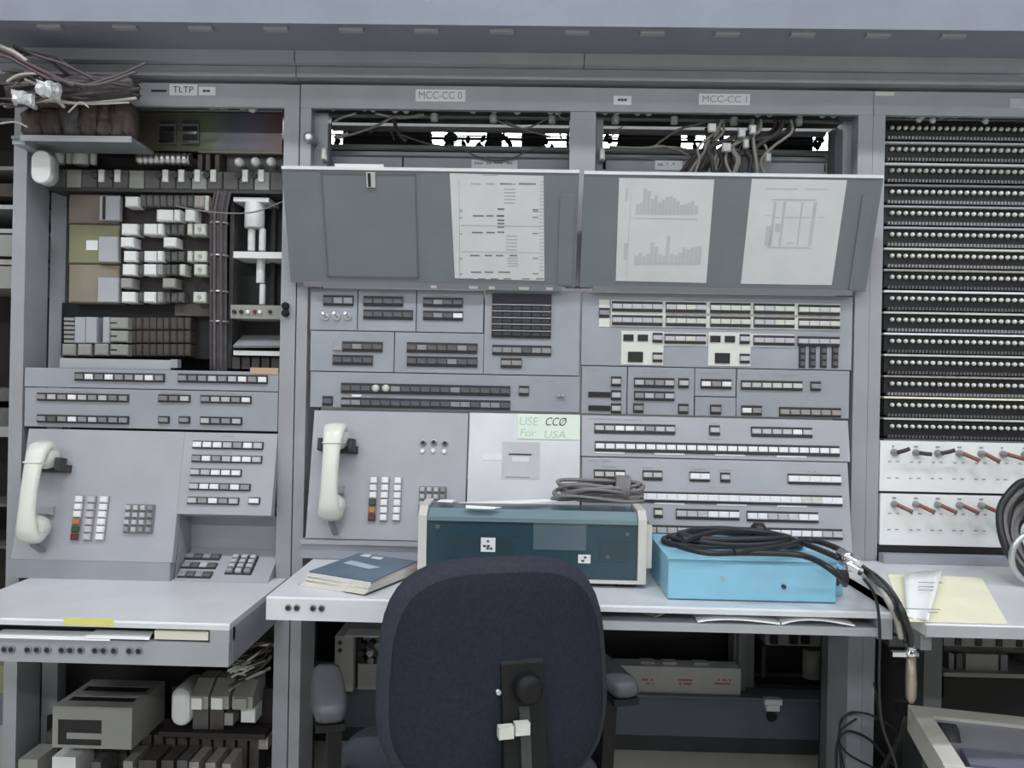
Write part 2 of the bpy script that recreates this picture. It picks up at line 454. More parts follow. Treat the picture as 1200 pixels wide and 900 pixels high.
# ------------------------------------------------------------------ the left rack
def post(parent, x0, x1, d=.09, m='grey_paint', z1=None, y0=0.0):
    return ob('post', MB().box(x0, x1, y0, y0 + d, 0, (z1 or ZT) - .001), m, parent)
xa, xb = xat(12, 400, 0), xat(27.5, 400, 0)
xc, xd = xat(330, 300, 0), xat(347.5, 300, 0)
lrack = thing('relay_rack', 'tall grey open rack with relays and white cans, standing over the yellow-taped desk', 'rack', (xa / 2 + xd / 2, .1, 0))
post(lrack, xa, xb); post(lrack, xc, xd)
pr = ob('top_rail', MB().box(xb, xc, 0, .012, ZR, ZT), 'grey_paint', lrack)
o = ob('upright', MB().box(xat(58, 350, .14), xat(76, 350, .14), .14, .17, .1, zat(66, 226, .14)), 'grey_paint', lrack)
ob('back_sheet', MB().box(xb - .02, xd, .235, .245, .02, ZR), 'rack_brown', lrack)  # dark sheet added to block light from behind the bay
ob('base_beam', MB().box(xb, xc, .02, .2, .0, .05), 'grey_dark', lrack)
lp = bx('label_plate', PV, 198.5, 98.5, 231, 111.5, 0, .0012, 'label_white', lrack, 198.5)
lettering(PV, (203, 101.5, 227, 108.8), 'TLTP', 'ink', lp, .0016)
lp = bx('label_plate', PV, 233, 101.5, 252.5, 111.5, 0, .0012, 'label_white', lrack, 233)
legend(lp, PV, [(238, 106.7, 247)], 'ink', .0017, 2.2)
bx('warning_mark', PV, 177, 105, 195, 107.5, 0, .0008, 'black', lrack, 177)
for y in (359, 367.5):
    c = PV.at(336, y)
    ob('thumb_knob', MB().lathe((c[0], c[1], 0), (0, 0, 1), [(0, .006), (.006, .0085), (.014, .0085), (.016, .006)], 12), 'plastic_black', lrack, PV)

# neighbour rack glimpsed at the far left
x9 = xat(-40, 300, .1); x8 = xat(9, 300, .1)
t = thing('relay_rack', 'dark rack with pale shelf edges beyond the oval white can', 'rack', (x9 - .2, .2, 0))
ob('back_sheet', MB().box(x9 - .4, xa - .004, .3, .31, 0, ZT), 'rack_brown', t)
for y0, y1, m in ((195, 199, 'relay_case'), (215, 230, 'relay_brown'), (240, 245, 'alum'), (268, 273, 'alum'), (275, 300, 'relay_case'), (304, 310, 'cap_tan'), (312, 338, 'relay_case'), (455, 470, 'relay_grey'), (478, 500, 'relay_grey'), (500, 512, 'relay_case'), (590, 594, 'relay_grey'), (640, 643, 'relay_grey'), (780, 812, 'olive_box'), (812, 850, 'kick_blue'), (850, 900, 'relay_case')):
    za, zc_ = zat(4, y1, .1), zat(4, y0, .1)
    ob('shelf_unit', MB().box(x9 - .38, xa - .006, .1, .299, za, zc_), m, t)
ob('post', MB().box(x9 - .43, x9 - .385, .0, .3, 0, ZT), 'grey_paint', t)

# ------------------------------------------------------------------ things in the left rack
def can(parent, pl, x0, y0, x1, y1, n0, n1, m='white_can', name='relay_can', ch=.003, lab=None):
    return bx(name, pl, x0, y0, x1, y1, n0, n1, m, parent, None, ch, lab)
# wiring shelf with brown harness and foil
PS = Pl(-.05); zs = zat(90, 163, -.06)
t = thing('wiring_shelf', 'thin grey shelf plate carrying the brown cable harness', 'shelf', (xat(90, 160, 0), .1, zs - .012))
ob('shelf_plate', MB().box(xb + .001, xat(154, 160, -.06), -.06, .05, zs - .001, zs + .006), 'grey_dark', t)  # dark grey puts the shaded underside into the plate's colour
ob('front_edge', MB().box(xat(24, 160, -.062), xat(154, 160, -.062), -.063, -.06, zs - .006, zs + .007), 'grey_light', t)
ob('bracket', MB().box(xb + .0005, xb + .03, -.055, .05, zs - .012, zs - .001), 'grey_paint', t)
hz = zs + .007
t2 = thing('cable_harness', 'dark brown laced cable harness heaped on the thin shelf at the top left', 'cable', (xat(95, 150, 0), 0, hz))
def lump(mb, px0, px1, pytop, Y0, Y1, zbase, seed):
    r = random.Random(seed); n = 12
    x0, x1 = xat(px0, 140, Y0), xat(px1, 140, Y0)
    secs = []
    for i in range(7):
        f = i / 6; x = x0 + (x1 - x0) * f
        ztop = zat(px0 + (px1 - px0) * f, pytop, Y0) + r.uniform(-.006, .006)
        w = 1.0 if 0 < i < 6 else .8
        ring = []
        for k in range(n):
            a = 2 * PI * k / n
            yy = (Y0 + Y1) / 2 + (Y1 - Y0) / 2 * w * math.copysign(abs(math.cos(a)) ** .6, math.cos(a)) + r.uniform(-.006, .006)
            zz = (zbase + ztop) / 2 + (ztop - zbase) / 2 * w * math.copysign(abs(math.sin(a)) ** .6, math.sin(a))
            ring.append((x + r.uniform(-.004, .004), yy, zz))
        secs.append(ring)
    return mb.sweep(secs)
for k, (a, b, y) in enumerate(((22, 45, 125), (44, 70, 122), (68, 92, 118), (90, 112, 117), (110, 127, 118), (126, 150, 116))):
    ob('cable_bunch', lump(MB(), a, b, y, -.055, -.001, hz, k), ('harness', 'bundle')[k == 2], t2)
t3 = thing('cable_harness', 'purple grey cable trunk spread across the top of the brown harness and the duct end', 'cable', (xat(120, 110, 0), -.02, zat(120, 118, 0)))
ob('trunk', lump(MB(), 55, 150, 86, -.11, -.05, zat(100, 117, -.08), 21), 'bundle', t3)
ob('trunk', lump(MB(), 4, 75, 98, -.11, -.055, zat(40, 124, -.08), 23), 'harness', t3)
rw = random.Random(5)
for k in range(26):
    x0, y0 = rw.uniform(-8, 30), rw.uniform(56, 130)
    x1, y1 = rw.uniform(60, 175), rw.uniform(88, 128)
    Y = rw.uniform(-.13, -.115)
    pts = [at_y(x0 + (x1 - x0) * f, y0 + (y1 - y0) * f + rw.uniform(-7, 7), Y + (.04 * f if k % 2 else 0) + rw.uniform(-.006, .006)) for f in (0, .3, .6, 1)]
    ob('wire', MB().tube(pts, rw.choice((.0022, .003, .0035)), 5, 4), rw.choice(('wire_dark', 'wire_purple', 'wire_purple', 'wire_grey', 'harness')), t3)
for pts, m, r in (([(-4, 52), (18, 62), (32, 72)], 'wire_grey', .0045), ([(-4, 56), (15, 64), (26, 71), (60, 88), (88, 101)], 'wire_purple', .005), ([(-3, 64), (14, 69), (28, 77), (60, 94)], 'wire_purple', .004), ([(8, 96), (22, 88), (45, 86)], 'wire_grey', .003), ([(0, 145), (18, 143), (32, 149)], 'wire_grey', .002), ([(80, 132), (94, 120), (104, 126)], 'wire_grey', .002), ([(100, 100), (140, 88), (170, 74)], 'wire_dark', .003), ([(60, 92), (110, 100), (160, 84)], 'wire_dark', .004)):
    ob('wire', MB().tube([at_y(x, y, -.14) for x, y in pts], r, 6, 5), m, t3)
r = random.Random(3)
t4 = thing('foil_wrap', 'crumpled silver foil wrapped on the cables at the top left corner', 'foil', at_y(45, 118, -.1))
for cx, cy, w, h in ((55, 104, 12, 9), (26, 115, 12, 7)):
    vs = []; fs = []
    nx, ny = 7, 5
    for i in range(nx):
        for j in range(ny):
            f, g = i / (nx - 1) - .5, j / (ny - 1) - .5
            p = at_y(cx + 2 * w * f + r.uniform(-2.5, 2.5), cy + 2 * h * g + 6 * f + r.uniform(-2.5, 2.5), -.18 + .03 * (f * f + g * g) * 2 + r.uniform(-.012, .012))
            vs.append(p)
    fs = [(i * ny + j, (i + 1) * ny + j, (i + 1) * ny + j + 1, i * ny + j + 1) for i in range(nx - 1) for j in range(ny - 1)]
    vb = [v + Vector((0, .012, 0)) for v in vs]; k = len(vs)
    fs2 = fs + [tuple(q + k for q in f)[::-1] for f in fs]
    rim = [i * ny for i in range(nx)] + [(nx - 1) * ny + j for j in range(1, ny)] + [i * ny + ny - 1 for i in range(nx - 2, -1, -1)] + [j for j in range(ny - 2, 0, -1)]
    fs2 += [(rim[i], rim[(i + 1) % len(rim)], rim[(i + 1) % len(rim)] + k, rim[i] + k) for i in range(len(rim))]
    ob('foil_sheet', MB().add(vs + vb, fs2), 'foil', t4)

PD = Pl(.10)
def unit(name, label, cat, x, y, grp=None):
    p = at_y(x, y, .10); return thing(name, label, cat, (p.x, .17, p.z), grp)
# lit slot at the very top
t = unit('lamp_rail', 'thin bright rail with small bulbs just under the top rail of the left rack', 'rail', 250, 132)
bx('rail', PD, 165, 127.5, 331, 129.5, -.13, 0, 'alum', t, 165)
for x, y in ((247, 122.5), (259, 122.5), (284, 123.5), (296, 127)):
    c = PD.at(x, y); ob('bulb', MB().lathe((c[0], c[1], -.12), (0, 0, 1), [(0, .004), (.1, .004), (.112, .011), (.122, .011), (.13, .005)], 10), 'cap_white', t, PD)
# panel with painted iridescent sheen and two sockets
t = unit('socket_panel', 'dark sheen-painted panel with two metal framed sockets near the top of the left rack', 'panel', 250, 178)
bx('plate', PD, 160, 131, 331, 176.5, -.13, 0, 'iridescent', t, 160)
bx('bottom_edge', PD, 233, 177, 331, 179, -.13, .003, 'tan_box', t, 233)
for x in (185, 212):
    s = bx('socket', PD, x, 141, x + 21, 169, 0, .006, 'relay_grey', t, x)
    bx('socket_window', PD, x + 2, 148, x + 19, 164, .004, .0075, 'black', s, x)
    for y in (142.5, 164.5): bx('clip_bar', PD, x + 1, y, x + 20, y + 2.5, .004, .011, 'chrome', s, x)
    bx('glint_bar', PD, x + 2, 154, x + 18, 157, .004, .010, 'chrome', s, x)  # chrome bar modelled as the white glare on the dark window
# row of cans and roll over the relay strip
t = unit('capacitor_shelf', 'shelf with the big oval white can and a long row of grey relay blocks', 'shelf', 190, 222)
bx('shelf_plate', PD, 57, 219.5, 331, 223, -.035, .03, 'charcoal', t, 57)
pts = []; u0, u1, v0, v1 = rr(PD, 36, 175.5, 58.5, 214.5, None, .12)
def stadium(u0, u1, v0, v1, n0, n1, seg=8, rnd=.006):
    r = (u1 - u0) / 2; cx = (u0 + u1) / 2; secs = []
    for n, q in ((n0, 0), (n1 - rnd, 0), (n1 - rnd * .3, rnd * .3), (n1, rnd)):
        ring = []
        for k in range(seg + 1):
            a = PI * k / seg; ring.append((cx + math.cos(a) * (r - q), v1 - r + math.sin(a) * (r - q), n))
        for k in range(seg + 1):
            a = PI + PI * k / seg; ring.append((cx + math.cos(a) * (r - q), v0 + r + math.sin(a) * (r - q), n))
        secs.append(ring)
    mb = MB().sweep(secs); mb.sm[-1] = mb.sm[-2] = False
    nq = len(secs[0])
    for i in range(nq, 3 * nq): mb.sm[i] = False
    return mb
ob('oval_can', stadium(u0, u1, v0, v1, .085, .12, 12, .003), 'white_can', t, PD, 'big oval white can')
for x0, y0, x1, y1 in ((64, 176, 76, 192.5), (78, 177, 84.5, 192.5), (86, 173, 104, 194), (106, 177.5, 113.5, 193.5)):
    u0, u1, v0, v1 = rr(PD, x0, y0, x1, y1); ra = (u1 - u0) / 2
    ob('small_can', MB().lathe(((u0 + u1) / 2, v0, .0), (0, 1, 0), [(0, ra * .9), (.003, ra), (v1 - v0 - .004, ra), (v1 - v0, ra * .8)], 14), 'white_can', t, PD)
c0 = PD.at(166, 189); c1 = PD.at(228, 190.5); mb = MB(); prof = []
L_ = c1[0] - c0[0]
for k in range(40):
    prof.append((L_ * k / 39, .0135 + (.0022 if (k // 2) % 2 else 0)))
ob('coil_roll', MB().lathe((c0[0], c0[1], .02), (1, 0, 0), prof, 14), 'metal', t, PD)
ob('dark_backing', MB().box(*rr(PD, 60, 181, 240, 197), -.035, -.03), 'rack_brown', t, PD)
for x in (232, 241, 252): bx('terminal_post', PD, x, 181, x + 5, 200, -.13, .02, 'relay_brown', t, x)
ob('terminal_block', MB().box(*rr(PD, 262, 181, 331, 220), -.035, -.02), 'relay_grey', t, PD)
for x, y in ((284, 193), (303, 192.5), (321, 192.5)):
    c = PD.at(x, y); ob('bulb', MB().lathe((c[0], c[1], -.05), (0, 0, 1), [(0, .006), (.05, .006), (.06, .011), (.075, .011), (.085, .004)], 10), 'cap_white', t, PD)
x = 59.0; k = 0
while x < 318:
    w = 18.4
    m = ('relay_grey', 'relay_case', 'relay_grey', 'relay_grey')[k % 4]
    q = bx('relay_block', PD, x, 198, x + w - 1, 219.4, -.035, .03, m, t, 59, .002)
    if k in (3, 4, 7, 8, 9, 10, 12, 13):
        u0, u1, v0, v1 = rr(PD, x + 10, 203, x + 16.5, 217, x)
        ob('white_tab', MB().box(u0, u1, v0, v1, .028, .036, .001), 'white_can', q, PD)
        c = PD.at(x + 5, 209.5); ob('dial', MB().cyl((c[0], c[1], .028), (0, 0, 1), .008, 0, .008, 12), 'charcoal', q, PD)
    x += w; k += 1
# three tan boxes
for lab, y0, y1, m, cov in (('brown square box topmost of the three boxes beside the inner upright', 227, 262, 'brown_box', ((116, 229, 140, 258),)),
                            ('olive square box with a small white sticker, middle of the three boxes', 263, 309, 'olive_box', ((115, 277, 138, 307),)),
                            ('brown square box lowest of the three boxes beside the inner upright', 310, 355, 'tan_box', ((114, 325, 139, 354),))):
    t = unit('filter_box', lab, 'box', 110, y1)
    bx('case', PD, 80, y0, 139, y1, -.1, .01, m, t, 110, .003)
    for r4 in cov: bx('grey_cover', PD, *r4, .009, .024, 'grey_light', t, r4[0], .002)
    if m == 'olive_box': bx('sticker', PD, 101, 281.5, 114.5, 293, .008, .0115, 'label_white', t, 101)
    if y0 == 227: bx('slot', PD, 120, 230, 123.5, 257, .02, .0248, 'black', t, 120)
# relay panel in eight rows
t = unit('relay_unit', 'panel of white cans and dark relays in eight rows beside the tan boxes', 'panel', 192, 357)
bx('back_plate', PD, 144.5, 229, 247, 356, -.13, -.005, 'rack_brown', t, 192)
cans8 = [(230, 242, [(146, 161, 'w')]), (245.5, 259, [(183, 202, 'w'), (203.5, 210, 'w'), (216.5, 228, 'w')]),
         (262, 275, [(142, 160, 'w'), (168, 183, 'w'), (184, 190, 'w'), (219, 224.5, 't'), (227, 241, 't')]),
         (278, 289.5, [(141, 156, 'w'), (191, 206, 'w')]),
         (294, 306.5, [(144.5, 159, 'w'), (168.5, 182.5, 'w'), (184, 190, 'w'), (219, 224.5, 't'), (227, 242, 't')]),
         (309.5, 322.5, [(143, 158, 'w'), (168, 182.5, 'w'), (183.5, 190, 'p'), (210, 216, 't'), (227, 241.5, 't')]),
         (326, 337.5, [(141, 154.5, 'p'), (190, 205, 'p')]),
         (342, 354.5, [(142, 158, 'w'), (168, 182, 'w'), (184, 190, 'p'), (226, 241, 't')])]
cm = {'w': 'white_can', 't': 'cap_cream', 'p': 'relay_case'}
for y0, y1, cs in cans8:
    for x0, x1, k in cs:
        q = can(t, PD, x0, y0, x1, y1, -.01, .035, cm[k], 'relay_can')
        if k == 't' and x1 - x0 > 10:
            c = PD.at((x0 + x1) / 2, (y0 + y1) / 2, .035); ob('centre_screw', MB().cyl((c[0], c[1], .034), (0, 0, 1), .0045, 0, .004, 10), 'cap_tan', q, PD)
for y0, y1 in ((262, 275), (294, 306.5), (309.5, 322.5), (342, 354.5)):
    for x in (160.5, 191.5, 200, 208):
        can(t, PD, x, y0 + .5, x + 7.3, y1, -.01, .02, 'relay_grey', 'relay_block')
for x in range(163, 226, 8): can(t, PD, x, 228, x + 7.3, 242, -.01, .02, 'relay_grey', 'relay_block')
can(t, PD, 227, 229, 239, 243, -.01, .03, 'cap_tan'); can(t, PD, 239.5, 229, 244, 247, -.01, .034, 'cap_cream')
# lower relay bank
t = unit('relay_bank', 'bank of stacked pale boxes and dull brown relays above the lower button panel', 'panel', 150, 418)
bx('back_plate', PD, 72, 356, 249, 419, -.036, -.03, 'black', t, 150)
for k in range(6): bx('stack_plate', PD, 75, 372 + k * 5.2, 87, 375.4 + k * 5.2, -.04, .02, 'relay_case', t, 75)
for x0, x1 in ((87, 99.5), (100, 113), (120, 128)): bx('tall_case', PD, x0, 371.5, x1, 402, -.04, .03, 'grey_light', t, x0, .002)
for x in (72, 90.5, 110): can(t, PD, x, 403, x + 16, 417, -.04, .03, 'relay_case', 'small_case')
for y in (372, 387.5, 403.5):
    q = can(t, PD, 128.5, y, 149.5, y + 13.5, -.04, .028, 'relay_case', 'small_case')
    bx('slot', PD, 129, y + 5.5, 137, y + 7, .026, .0288, 'black', q, 129)
for j in range(3):
    for i in range(9): can(t, PD, 150.5 + i * 8.1, 372 + j * 15.6, 158 + i * 8.1, 386.5 + j * 15.6, -.04, .012 if (i // 2) % 2 else .006, 'relay_brown', 'relay_block')
bx('dark_slot', PD, 205, 356, 247, 370, -.1, .0, 'relay_brown', t, 205)
PN = Pl(.02)
t = unit('cover_plate', 'light grey plate lying level above the lower button panel of the left rack', 'plate', 135, 430)
bx('plate', PN, 70, 419.5, 200, 431, -.02, 0, 'grey_light', t, 70)
bx('end_block', PN, 200, 421, 208, 431, -.02, .0, 'grey_paint', t, 200)
# cable bundle
t = unit('cable_bundle', 'grey purple laced cable bundle hanging down beside the relay panel', 'cable', 257, 430)
c = [at_y(x, y, .075) for x, y in ((262, 226), (257.5, 250), (257, 280), (257, 320), (257, 360), (257, 400), (257, 440))]
ob('trunk', MB().tube(c, .0165, 10, 4), 'bundle', t)
for k in range(7):
    a = k * .9
    ob('wire', MB().tube([p + Vector((math.cos(a) * .0165, -abs(math.sin(a)) * .017 - .004, 0)) for p in c], .004, 5, 3), ('bundle', 'wire_purple', 'relay_grey')[k % 3], t)
for y in (262, 300, 342, 377): 
    p = at_y(257, y, .075); ob('lacing', MB().lathe(p, (0, 0, 1), [(-.002, .0225), (.002, .0225)], 12), 'alum', t)
c2 = [at_y(x, y, .04) for x, y in ((205, 241), (235, 247), (270, 250), (300, 248), (332, 236))]
tag(ob('loose_wire', MB().tube(c2, .0017, 6, 5), 'cord_grey'), 'single loose grey wire sagging across the cable bundle in the left rack', 'wire')
# right sub-bay
t = unit('tube_chassis', 'narrow chassis with white cans and white crossbars at the right of the left rack', 'chassis', 300, 430)
bx('back_plate', PD, 268, 231, 331, 432, -.13, -.06, 'black', t, 300)
bx('side_rail', PD, 268.5, 234, 273, 432, -.06, -.01, 'relay_grey', t, 300)
bx('side_rail', PD, 317, 231, 322, 360, -.06, -.04, 'charcoal', t, 300)
bx('crossbar', PD, 273.5, 231, 315, 236, -.06, .02, 'white_can', t, 271)
bx('crossbar', PD, 273.5, 294.5, 331, 302, -.06, .03, 'white_can', t, 271)
bx('crossbar', PD, 273.5, 410.5, 331, 416, -.06, .03, 'white_can', t, 271)
def vcan(x0, y0, x1, y1, m='white_can', n=.0):
    u0, u1, v0, v1 = rr(PD, x0, y0, x1, y1)
    r_ = (u1 - u0) / 2
    return ob('tube_can', MB().lathe(((u0 + u1) / 2, v0, n), (0, 1, 0), [(0, r_ * .95), (.002, r_), (v1 - v0 - .003, r_), (v1 - v0, r_ * .85)], 14), m, t, PD)
vcan(287, 237, 310, 267.5); vcan(290.5, 268, 299, 294); vcan(303.5, 268, 311.5, 294)
vcan(300.5, 302.5, 310.5, 332); vcan(304, 333, 311, 357)
s = bx('switch_strip', PD, 270, 357, 331, 373, -.06, .03, 'relay_case', t, 270)
for x, m in ((275, 'black'), (283, 'black'), (291, 'cap_white'), (299, 'cap_red'), (305, 'cap_white'), (317, 'black')):
    c = PD.at(x, 365.5, .03); ob('lamp_cap', MB().cyl((c[0], c[1], .028), (0, 0, 1), .0045, 0, .008, 10), m, s, PD)
p0 = [at_y(273, 405, .06), at_y(331, 405, .06), at_y(331, 393, .16), at_y(285, 393, .16)]
ob('slanted_plate', MB().add(p0 + [q + Vector((0, .004, -.005)) for q in p0], [(0, 1, 2, 3), (7, 6, 5, 4), (0, 4, 5, 1), (1, 5, 6, 2), (2, 6, 7, 3), (3, 7, 4, 0)]), 'grey_light', t)
for k in range(5): bx('relay_block', PD, 272 + k * 11.5, 418, 281 + k * 11.5, 432, -.06, .01, ('relay_grey', 'bundle')[k % 2], t, 272)

# ------------------------------------------------------------------ the double console rack in the middle and the lamp rack at the right
m0, m1 = xat(349, 300, 0), xat(361.5, 300, 0)
p0_, p1_ = xat(668, 160, 0), xat(698, 160, 0)
r0, r1, r2 = xat(1003, 300, 0), xat(1020, 300, 0), xat(1034.5, 300, 0)
crack = thing('console_rack', 'wide grey double rack of two bays that holds both document boards and the desk consoles', 'rack', ((m0 + r1) / 2, .1, 0))
post(crack, m0, m1, .12); post(crack, r0, r1, .12)
ob('post', MB().box(p0_, p1_, .0, .05, zat(680, 335, 0), ZR - .001), 'grey_paint', crack)
bx('side_post', Pl(.06), 372, 130, 384, 190, -.04, .0, 'grey_dark', crack, 372)
ob('inner_plate', MB().box(m1, xat(384, 160, .03), .03, .06, zat(375, 195, 0), ZR - .002), 'grey_paint', crack)
ob('inner_plate', MB().box(xat(988, 160, .04), r0, .04, .1, zat(990, 205, 0), ZR - .002), 'grey_paint', crack)
ob('side_post', MB().box(xat(979, 160, .08), xat(987, 160, .08), .08, .13, zat(980, 205, 0), ZR - .002), 'grey_dark', crack)
ob('side_post', MB().box(p1_, xat(707, 160, .03), .03, .12, zat(700, 205, 0), ZR - .002), 'grey_dark', crack)
rail = ob('top_rail', MB().box(m0, r1 - .0008, -.001, .012, ZR, ZT), 'grey_paint', crack)
for x0, y0, x1, y1, tx in ((487, 104.5, 545.5, 118.5, 'MCC-CC 0'), (819, 109.5, 879, 122.5, 'MCC-CC 1')):
    lp = bx('label_plate', PV, x0, y0, x1, y1, 0.001, .0022, 'label_white', crack, x0)
    lettering(PV, (x0 + 4, y0 + 3.2, x1 - 4, y1 - 2.2), tx, 'ink_faint', lp, .0026)
lp = bx('label_plate', PV, 719, 112, 740, 122.5, 0.001, .0022, 'label_white', crack, 719, .0005)
legend(lp, PV, [(724, 117.5, 735)], 'ink', .003, 2.2)
c = PV.at(363, 162); ob('round_knob', MB().lathe((c[0], c[1], -.03), (0, 0, 1), [(0, .012), (.03, .013), (.04, .012), (.045, .006)], 16), 'alum', crack, PV)
for x in (376, 703): can(crack, Pl(.02), x, 173, x + 6, 187, -.01, .012, 'cap_cream', 'clip')

PW = Pl(.16)
t = thing('wiring_slot', 'open wiring slot full of rails, white insulators and loose wires above both document boards', 'wiring', (xat(680, 190, .2), .2, zat(680, 196, .2)))
xs0, xs1 = xat(380, 160, .2), xat(980, 160, .2)
ob('upper_shade_sheet', MB().box(xs0, xs1, .30, .31, zat(600, 161.5, .3), ZT - .03), 'black', t)  # black sheet added to keep the upper slot dark
ob('lower_shade_sheet', MB().box(xs0, xs1, .27, .28, zat(600, 196, .27), zat(600, 174, .27)), 'black', t)  # black sheet added to keep the slot dark below the gap
def hrail(y0, y1, Y, d, m, x0=None, x1=None):
    return ob('rail', MB().box(xs0 if x0 is None else x0, xs1 if x1 is None else x1, Y, Y + d, zat(600, y1, Y), zat(600, y0, Y)), m, t)
hrail(136.5, 138.8, .14, .01, 'alum'); hrail(149.5, 153.5, .27, .02, 'grey_paint')
hrail(171.5, 175.5, .20, .02, 'alum'); hrail(179.5, 184, .17, .02, 'grey_light')
hrail(159.2, 160.4, .27, .004, 'charcoal')
for x0, x1 in ((386, 471), (473, 667)):
    ob('cover_strip', MB().box(xat(x0, 190, .1), xat(x1, 190, .1), .1, .11, zat(600, 205, .1), zat(600, 186.5, .1)), 'grey_panel', t)
ob('cover_strip', MB().box(xat(710, 195, .1), xat(966, 195, .1), .1, .11, zat(600, 205, .1), zat(600, 186.5, .1)), 'grey_panel', t)
for x, y in ((509, 137.5), (578, 139), (647, 140), (721, 140.5), (790, 141), (860, 142), (936, 142.5)):
    p = at_y(x, y, .12); ob('insulator', MB().lathe(p, (0, 0, 1), [(-.009, .0085), (.007, .0095), (.009, .007)], 12), 'cap_white', t)
for x, y in ((390, 125.5), (427, 126), (437, 127), (463, 128.5), (476, 129), (554, 129), (579, 129), (606, 130.5), (645, 130), (654, 131), (709, 130.5), (722, 131), (747, 131.5), (760, 132), (888, 133), (902, 133), (938, 133.5), (964, 134), (977, 134)):
    p = at_y(x, y, .10); ob('bulb', MB().lathe(p, (0, 0, 1), [(-.008, .004), (-.004, .008), (.004, .009), (.014, .004)], 10), 'cap_white', t)
# dark blocks that break up the light of the next aisle
for x0, x1, m in ((372, 381, 'charcoal'), (402, 505, 'charcoal'), (524, 532, 'black'), (570, 588, 'charcoal'), (611, 639, 'black'), (664, 706, 'charcoal'), (727, 798, 'charcoal'), (832, 838, 'black'), (866, 952, 'black'), (978, 990, 'black')):
    ob('relay_block', MB().box(xat(x0, 165, .33), xat(x1, 165, .33), .325, .36, zat(600, 178, .33), zat(600, 155, .33)), m, t)
mbk = random.Random(11)
for k in range(46):
    x = mbk.choice((384, 390, 396, 505, 510, 522, 534, 546, 568, 640, 646, 666, 728, 805, 858, 546, 560, 590, 596, 600, 606, 808, 815, 824, 846, 854, 958, 962, 966, 712, 718))
    p = at_y(x + mbk.uniform(-3, 3), mbk.choice((mbk.uniform(160, 165), mbk.uniform(168, 174))), .3)
    ob('patch_break_lump', MB().lathe(p, (mbk.uniform(-.6, .6), 0, 1), [(-.011, .003), (-.006, .0065), (.004, .006), (.011, .002)], 8), 'black', t)  # lumps added to cut the bright patches into ragged shapes
def wire(pts, r, m, Y, name='wire', par=None):
    return ob(name, MB().tube([at_y(x, y, Y) for x, y in pts], r, 6, 5), m, t if par is None else par)
for pts, r, m, Y in (([(394, 160), (410, 158), (440, 148), (462, 137), (480, 137), (493, 134)], .0032, 'wire_grey', .10), ([(440, 133), (455, 136), (470, 138), (485, 137), (497, 134)], .003, 'cap_cream', .11),
                     ([(391, 143), (400, 138), (417, 133)], .003, 'cap_white', .11), ([(393, 159), (398, 161), (408, 156)], .004, 'wire_grey', .09),
                     ([(462, 138), (464, 150), (470, 160), (476, 165)], .005, 'wire_dark', .12), ([(432, 156), (445, 151), (458, 155), (462, 164)], .003, 'wire_dark', .12),
                     ([(470, 158), (500, 168), (540, 175), (560, 184), (580, 188), (600, 186), (618, 177), (640, 171)], .002, 'wire_dark', .09),
                     ([(575, 138), (600, 148), (618, 150), (640, 140)], .002, 'wire_grey', .12), ([(592, 142), (615, 152), (645, 160)], .002, 'wire_grey', .12),
                     ([(655, 136), (664, 141)], .002, 'cap_cream', .1), ([(656, 155), (658, 164)], .0025, 'wire_grey', .1),
                     ([(714, 162), (725, 152), (730, 148)], .002, 'wire_grey', .1), ([(714, 172), (760, 173), (775, 165), (795, 152), (820, 145), (832, 141)], .0028, 'wire_grey', .125),
                     ([(760, 174), (775, 171), (795, 176), (808, 183)], .0025, 'wire_grey', .125), ([(745, 174), (785, 172), (806, 175)], .002, 'wire_grey', .125)):
    wire(pts, r, m, Y)
rw = random.Random(9)
t5 = thing('wire_tangle', 'grey brown tangle of cables with white tags hanging in the slot beside the black-labelled bay end', 'cable', (xat(890, 200, .07), .07, zat(890, 205, .07)))
t5['label'] = 'tangle of grey brown cables with white tags hanging down in the wiring slot'
for k in range(22):
    xt = rw.choice((845, 885, 890, 897, 905, 912, 918, 926)) + rw.uniform(-4, 4); xbm = rw.uniform(835, 900) if xt > 870 else rw.uniform(815, 850)
    pts = [(xt, 140), (xt - 4 + rw.uniform(-5, 5), 155), (xbm + rw.uniform(-6, 10), 172), (xbm + rw.uniform(-8, 8), 188), (xbm + rw.uniform(-6, 6), 206)]
    wire(pts, rw.uniform(.003, .0058), rw.choice(('wire_grey', 'wire_grey', 'bundle', 'wire_dark')), .065 + rw.uniform(-.02, .02), 'cable', t5)
for k in range(5): wire([(828, 150), (836 - k * 2, 170), (828 - k * 4, 185), (818 - k * 5, 203)], .005, ('harness', 'wire_purple', 'wire_grey')[k % 3], .06 + .006 * k, 'cable', t5)
for x, y, w in ((835, 149, 9), (870, 155, 8), (883, 151, 7), (852, 172, 10), (901, 184, 6), (875, 168, 6)):
    bx('tag', Pl(.035), x - w / 2, y - 5, x + w / 2, y + 5, -.006, .006, 'cap_white' if y < 184 else 'label_white', t5, None, .002)

